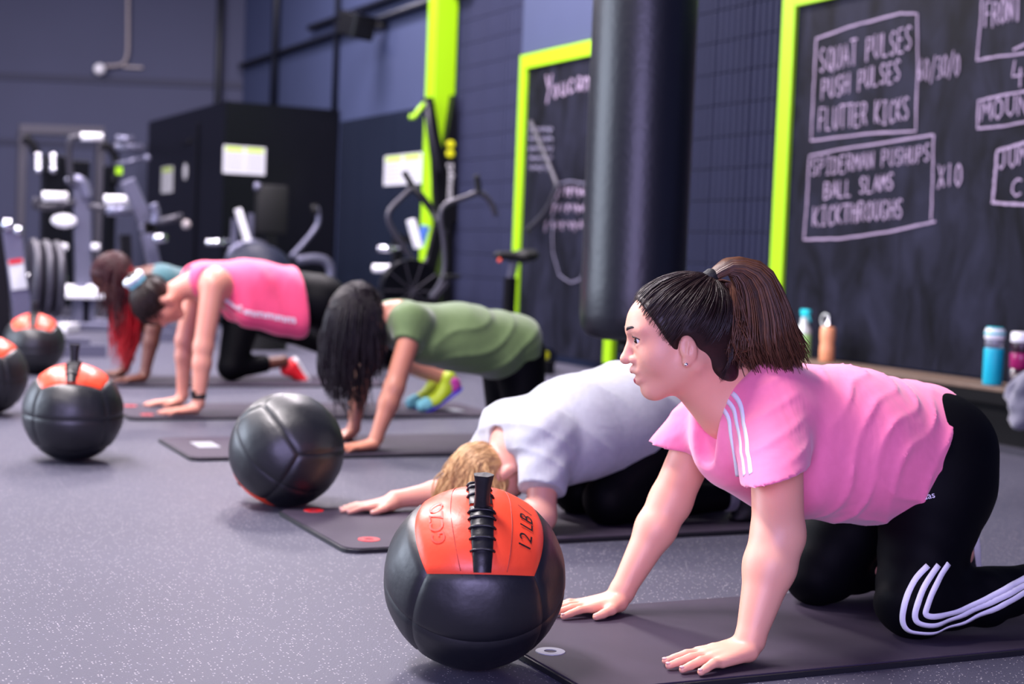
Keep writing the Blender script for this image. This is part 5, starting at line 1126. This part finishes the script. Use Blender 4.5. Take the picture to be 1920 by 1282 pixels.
def person_green():
    root = empty('person', (2.5, 5.9, MT_), 'person in olive green shirt with long black hair hanging over the face', 'person')
    h = Head((2.135, 5.90, .535), (-.50, 0, -.87), (-.87, 0, .50), 1.02)
    S = SDF((1.95, 5.55, .005), (3.40, 6.25, .72), .0085, [(0, 1.95, 2.4, .006), (2, 0, .09, .0045), (1, 5.55, 6.25, .0065)])
    h.add(S, False, False); S.cone(h.p(-.02, 0, -.05), (2.30, 5.90, .545), .050, .058, .03)
    S.cone((2.32, 5.79, .51), (2.32, 6.01, .51), .07, .07, .04); S.cone((2.36, 5.9, .48), (2.78, 5.9, .43), .09, .10, .05, flat=(FY, 1.3))
    arm(S, (2.315, 5.755, .50), (2.228, 5.712, .262), (2.152, 5.690, .066), (.046, .041, .039, .026)); arm(S, (2.315, 6.04, .49), (2.215, 6.065, .262), (2.180, 6.03, .066), (.044, .040, .037, .025))
    t1 = hand(S, (2.152, 5.690, .062), (-1, -.1), (0, 1), MT_, 1.0); t2 = hand(S, (2.180, 6.03, .062), (-1, .05), (0, -1), MT_, 1.0)
    for q in (-1, 1): S.cone((2.80, 5.9+q*.07, .38), (2.86, 5.9+q*.10, .09), .06, .045, .03); S.cone((2.86, 5.9+q*.10, .09), (3.25, 5.9+q*.10, .09), .04, .032, .02)
    S.build('body', 'skin_tan', root, 1)
    S = SDF((2.15, 5.58, .25), (3.05, 6.22, .70), .0068)
    S.cone((2.345, 5.9, .488), (2.58, 5.9, .478), .105, .112, .05, flat=(FY, 1.38)).cone((2.58, 5.9, .478), (2.82, 5.9, .432), .112, .130, .05, flat=(FY, 1.48))
    S.cone((2.42, 5.84, .42), (2.72, 5.84, .375), .08, .085, .06, flat=(FY, 1.5)); S.cone((2.315, 5.79, .525), (2.315, 6.01, .525), .074, .074, .05)
    capcone(S, (2.33, 5.785, .515), (2.290, 5.745, .435), .074, .060, .03); capcone(S, (2.33, 6.015, .51), (2.288, 6.04, .44), .072, .058, .03)
    S.cone(h.p(-.02, 0, -.04), (2.285, 5.90, .56), .058, .062, .012, True)
    S.warp(lambda x, y, z: -.0070*(1-np.abs(np.sin((x*.55-z*1.0)*30+y*9+np.sin(x*16)*.8)))**2*np.clip((x-2.36)/.12, 0, 1)); S.cut((2.90, 5.9, .45), (.96, 0, -.28), .006); S.build('shirt', 'green_jersey', root, 1)
    S = SDF((2.55, 5.58, .008), (3.40, 6.22, .62), .0085)
    S.cone((2.74, 5.9, .43), (2.815, 5.9, .41), .115, .118, .04, flat=(FY, 1.25))
    for q in (-1, 1): S.cone((2.83, 5.9+q*.068, .395), (2.86, 5.9+q*.10, .098), .112, .080, .04); S.cone((2.86, 5.9+q*.10, .092), (3.24, 5.9+q*.10, .09), .070, .042, .03)
    S.build('leggings', 'black_lycra', root, 1)
    for q in (-1, 1): shoe((3.31, 5.9+q*.10, .13), (3.33, 5.9+q*.10, .05), (3.29, 5.9+q*.10, .022), (1, 0, .15), 'shoe_black', 'sole_white', root, h=.008)
    S = SDF(h.c-.18, h.c+.18, .007); h.skull(S, .014); S.cut(h.p(.05, 0, .0), nrm(h.f*.95-h.u*.3), .01); hair = S.build('hair', 'hair_black', root, 1)
    combed(h, lambda: (random.uniform(-1, .3), random.uniform(-1, 1), random.uniform(-.7, .6)), (.3, 0, 1), 300, 'hair_black', hair, .003, .016)
    fall('hair_fall', h, 850, 'hair_black', hair, lambda i: (random.uniform(-.85, .85), random.uniform(-1, 1), random.uniform(-.35, 1.0)), lambda i: random.uniform(.20, .36), .020, .014, .0028, curl=.02)
    return root
person_green()

def person_tank():
    root = empty('person', (2.1, 7.2, MT_), 'person in hot pink tank top with hair in a bun holding a plank', 'person')
    h = Head((1.615, 7.20, .520), (.10, 0, -1), (-.98, 0, -.12), 1.03)
    S = SDF((1.42, 6.85, .005), (3.20, 7.56, .80), .010, [(0, 1.42, 1.98, .0065), (2, 0, .09, .005), (1, 6.85, 7.56, .0075)])
    h.add(S, False, True); S.cone(h.p(-.025, 0, -.05), (1.80, 7.2, .625), .050, .060, .03)
    S.cone((1.85, 7.08, .615), (1.85, 7.32, .615), .078, .078, .04); S.cone((1.87, 7.2, .60), (2.34, 7.2, .56), .10, .11, .05, flat=(FY, 1.3))
    arm(S, (1.835, 7.045, .605), (1.793, 7.025, .325), (1.772, 7.005, .070), (.056, .045, .042, .028)); arm(S, (1.835, 7.355, .60), (1.790, 7.375, .33), (1.785, 7.365, .070), (.054, .044, .040, .027))
    t1 = hand(S, (1.772, 7.005, .066), (-1, -.05), (0, 1), MT_, 1.05); t2 = hand(S, (1.785, 7.365, .066), (-1, .04), (0, -1), MT_, 1.05)
    for q in (-1, 1): S.cone((2.38, 7.2+q*.07, .52), (2.64, 7.16+q*.09, .335), .07, .05, .03); S.cone((2.64, 7.16+q*.09, .335), (2.82, 7.15+q*.07, .262), .050, .050, .02); S.cone((2.82, 7.15+q*.07, .262), (3.06, 7.15+q*.06, .165), .050, .034, .02)
    S.build('body', 'skin_rose', root, 1)
    MB().lathe([(.030, -.012), (.0335, -.010), (.0335, .010), (.030, .012)], (1.774, 7.007, .098), 18, Matrix.Rotation(-.15, 3, 'Y')).build('wristband', 'black_rubber', root, True)
    MB().box((1.738, 6.985, .095), (1.756, 7.025, .125), bev=.004).build('watch', 'black_panel', root)
    S = SDF((1.66, 6.88, .30), (2.45, 7.52, .80), .0075)
    S.cone((1.85, 7.2, .615), (2.05, 7.2, .605), .105, .122, .05, flat=(FY, 1.32)).cone((2.05, 7.2, .605), (2.30, 7.2, .570), .122, .135, .05, flat=(FY, 1.3))
    S.cone((2.02, 7.10, .50), (2.26, 7.10, .46), .075, .085, .06, flat=((0, 0, 1), 1.15)); S.cone((2.02, 7.30, .50), (2.26, 7.30, .46), .075, .085, .06)
    S.cone((1.80, 7.12, .64), (1.80, 7.28, .64), .055, .055, .05)
    for q in (-1, 1): S.ell((1.835, 7.2+q*.175, .60), (.075, .075, .135), .012, None, True)
    S.cone(h.p(-.02, 0, -.06), (1.775, 7.20, .625), .060, .066, .012, True); S.cut((2.283, 7.2, .60), (.99, 0, .10), .008)
    S.warp(lambda x, y, z: .0030*np.sin((x*1.0+z*.4)*44+y*12)*np.clip((x-1.95)/.1, 0, 1)); top = S.build('tank_top', 'hot_pink', root, 1)
    bvh = BVHTree.FromPolygons([v.co+origin(top) for v in top.data.vertices], [q.vertices[:] for q in top.data.polygons])
    def df(co):
        px = 404+(co.x+.5)*118; py = 578+(co.x+.5)*18-co.y*118; loc, no, _, _ = bvh.find_nearest(onY(px, py, 6.99)); return loc+no*(.004+co.z)
    text_mesh('Ourself ammmmm', .21, None, 'lettering', 'white_stripe', top, .0, deform=df, bold=.006)
    S = SDF((2.15, 6.85, .008), (3.0, 7.52, .76), .0095)
    S.cone((2.26, 7.2, .565), (2.38, 7.2, .545), .125, .135, .04, flat=(FY, 1.28))
    for q in (-1, 1): S.cone((2.40, 7.2+q*.08, .53), (2.645, 7.16+q*.09, .335), .128, .078, .04); capcone(S, (2.645, 7.16+q*.09, .335), (2.78, 7.15+q*.08, .280), .076, .064, .03)
    S.build('leggings', 'black_lycra', root, 1)
    for q in (-1, 1):
        yy = 7.15+q*.075-.02; u = shoe((3.085, yy, .110), (2.995, yy, .030), (2.925, yy, .018), (.55, 0, -.84), 'shoe_lime', 'sole_violet', root, h=.0065, acc='print_black', heelm='shoe_magenta', toem='scrunchie_teal')
        MB().lathe([(.040, -.020), (.043, -.015), (.043, .015), (.038, .020)], (3.055, yy, .165), 16, Matrix.Rotation(.5, 3, 'Y')).build('collar', 'shoe_magenta', u, True)
    S = SDF(h.c-.18, h.c+.18, .007); h.skull(S, .009); S.cut(h.p(.05, 0, .03), nrm(h.f*.9-h.u*.44), .008); S.cut(h.p(-.04, 0, -.06), -h.u, .01)
    for q in (-1, 1): S.ell(h.p(-.012, q*.085, -.022), (.026, .03, .036), .008, h.F, True)
    bun = nrm((-.75, 0, .55)); bp = on_skull(h, bun, .03); S.ell(np.array(bp), (.034, .036, .034), .01, h.F); hair = S.build('hair', 'hair_dark_brown', root, 1)
    combed(h, lambda: (random.uniform(-.3, .9), random.uniform(-1, 1), random.uniform(-.2, .7)), bun, 420, 'hair_dark_brown', hair, .0025)
    q = on_skull(h, bun, .022); Mr = Vector((0, 0, 1)).rotation_difference(Vector(h.f*bun[0]+h.u*bun[2])).to_matrix()
    def torus(name, R, r_, off, m):
        mb = MB(); c = q+Mr @ Vector((0, 0, off)); P = []
        for i in range(24):
            a = 2*PI*i/24; rr = r_*(1+.18*math.sin(7*a)); P.append([c+Mr @ Vector(((R+rr*math.cos(b))*math.cos(a), (R+rr*math.cos(b))*math.sin(a), rr*math.sin(b))) for b in [2*PI*k/10 for k in range(10)]])
        vs = [v for p in P for v in p]; mb.add(vs, [(i*10+k, ((i+1) % 24)*10+k, ((i+1) % 24)*10+(k+1) % 10, i*10+(k+1) % 10) for i in range(24) for k in range(10)]); mb.build(name, m, hair, True)
    torus('scrunchie', .036, .017, .012, 'scrunchie_white'); torus('scrunchie', .034, .014, -.012, 'scrunchie_teal')
    return root
person_tank()

def person_red():
    root = empty('person', (2.2, 8.8, MT_), 'person with long red braids and teal shirt on hands and knee at the back', 'person')
    h = Head((1.715, 8.80, .595), (-.72, 0, -.69), (-.69, 0, .72), 1.04)
    S = SDF((1.50, 8.45, .005), (3.20, 9.20, .80), .0105, [(0, 1.5, 2.05, .008), (2, 0, .09, .006)])
    h.add(S, False, True); S.cone(h.p(-.025, 0, -.05), (1.92, 8.8, .60), .052, .060, .03)
    S.cone((1.98, 8.70, .57), (1.98, 8.90, .57), .075, .075, .04); S.cone((1.98, 8.8, .55), (2.42, 8.8, .45), .10, .105, .05, flat=(FY, 1.3))
    arm(S, (1.98, 8.645, .565), (1.915, 8.62, .31), (1.872, 8.60, .072), (.050, .044, .042, .029)); arm(S, (1.98, 8.955, .56), (1.90, 8.97, .31), (1.835, 8.96, .072), (.050, .044, .042, .029))
    hand(S, (1.872, 8.60, .068), (-1, -.25), (0, 1), MT_, 1.1, 1.6); hand(S, (1.835, 8.96, .068), (-1, .05), (0, -1), MT_, 1.05)
    S.cone((2.38, 8.68, .08), (2.70, 8.72, .13), .045, .036, .02); S.cone((2.44, 8.8, .42), (2.38, 8.68, .09), .07, .05, .03); S.cone((2.46, 8.88, .42), (2.95, 8.90, .24), .07, .045, .03)
    S.build('body', 'skin_dark', root, 1)
    S = SDF((1.85, 8.48, .25), (2.60, 9.14, .76), .009)
    S.cone((2.0, 8.8, .555), (2.22, 8.8, .515), .112, .118, .05, flat=(FY, 1.35)).cone((2.22, 8.8, .515), (2.42, 8.8, .455), .118, .122, .05, flat=(FY, 1.3)); S.cone((2.05, 8.72, .47), (2.25, 8.72, .43), .08, .08, .05)
    capcone(S, (1.99, 8.665, .565), (1.945, 8.635, .43), .075, .062, .03); capcone(S, (1.99, 8.935, .56), (1.94, 8.96, .43), .075, .062, .03); S.cone((1.99, 8.7, .59), (1.99, 8.9, .59), .07, .07, .05)
    S.cone(h.p(-.02, 0, -.05), (1.90, 8.8, .60), .058, .062, .012, True); S.cut((2.42, 8.8, .45), (.9, 0, -.3), .008); S.build('shirt', 'teal_jersey', root, 1)
    S = SDF((2.20, 8.45, .008), (3.2, 9.15, .62), .010)
    S.cone((2.38, 8.8, .45), (2.47, 8.8, .42), .12, .122, .04, flat=(FY, 1.25)); S.cone((2.46, 8.73, .40), (2.38, 8.68, .10), .115, .078, .04); capcone(S, (2.38, 8.68, .094), (2.60, 8.70, .118), .070, .052, .03)
    S.cone((2.50, 8.88, .40), (2.78, 8.90, .30), .11, .075, .04); capcone(S, (2.78, 8.90, .30), (3.02, 8.91, .20), .072, .050, .03); S.build('leggings', 'black_lycra', root, 1)
    shoe((2.80, 8.75, .125), (2.865, 8.76, .040), (2.86, 8.76, .024), (.82, 0, .57), 'shoe_red', 'sole_white', root, h=.007)
    S.__init__(h.c-.18, h.c+.18, .008); h.skull(S, .012); S.cut(h.p(.055, 0, .03), nrm(h.f*.9-h.u*.44), .008); hair = S.build('hair', 'hair_wine', root, 1)
    combed(h, lambda: (random.uniform(-.2, .9), random.uniform(-1, 1), random.uniform(-.2, .9)), (-.8, 0, .2), 260, 'hair_wine', hair, .0035)
    fall('braids', h, 130, 'hair_wine', hair, lambda i: (random.uniform(-.9, .1), random.uniform(-1, 1), random.uniform(-.5, .5)), lambda i: random.uniform(.22, .34), .03, .014, .0042, curl=.0)
    fall('red_braids', h, 110, 'hair_red', hair, lambda i: (random.uniform(-.9, -.2), random.uniform(-1, .9), random.uniform(-1.0, -.35)), lambda i: random.uniform(.42, .54), .045, .014, .0038, zmin=.03)
    return root
person_red()
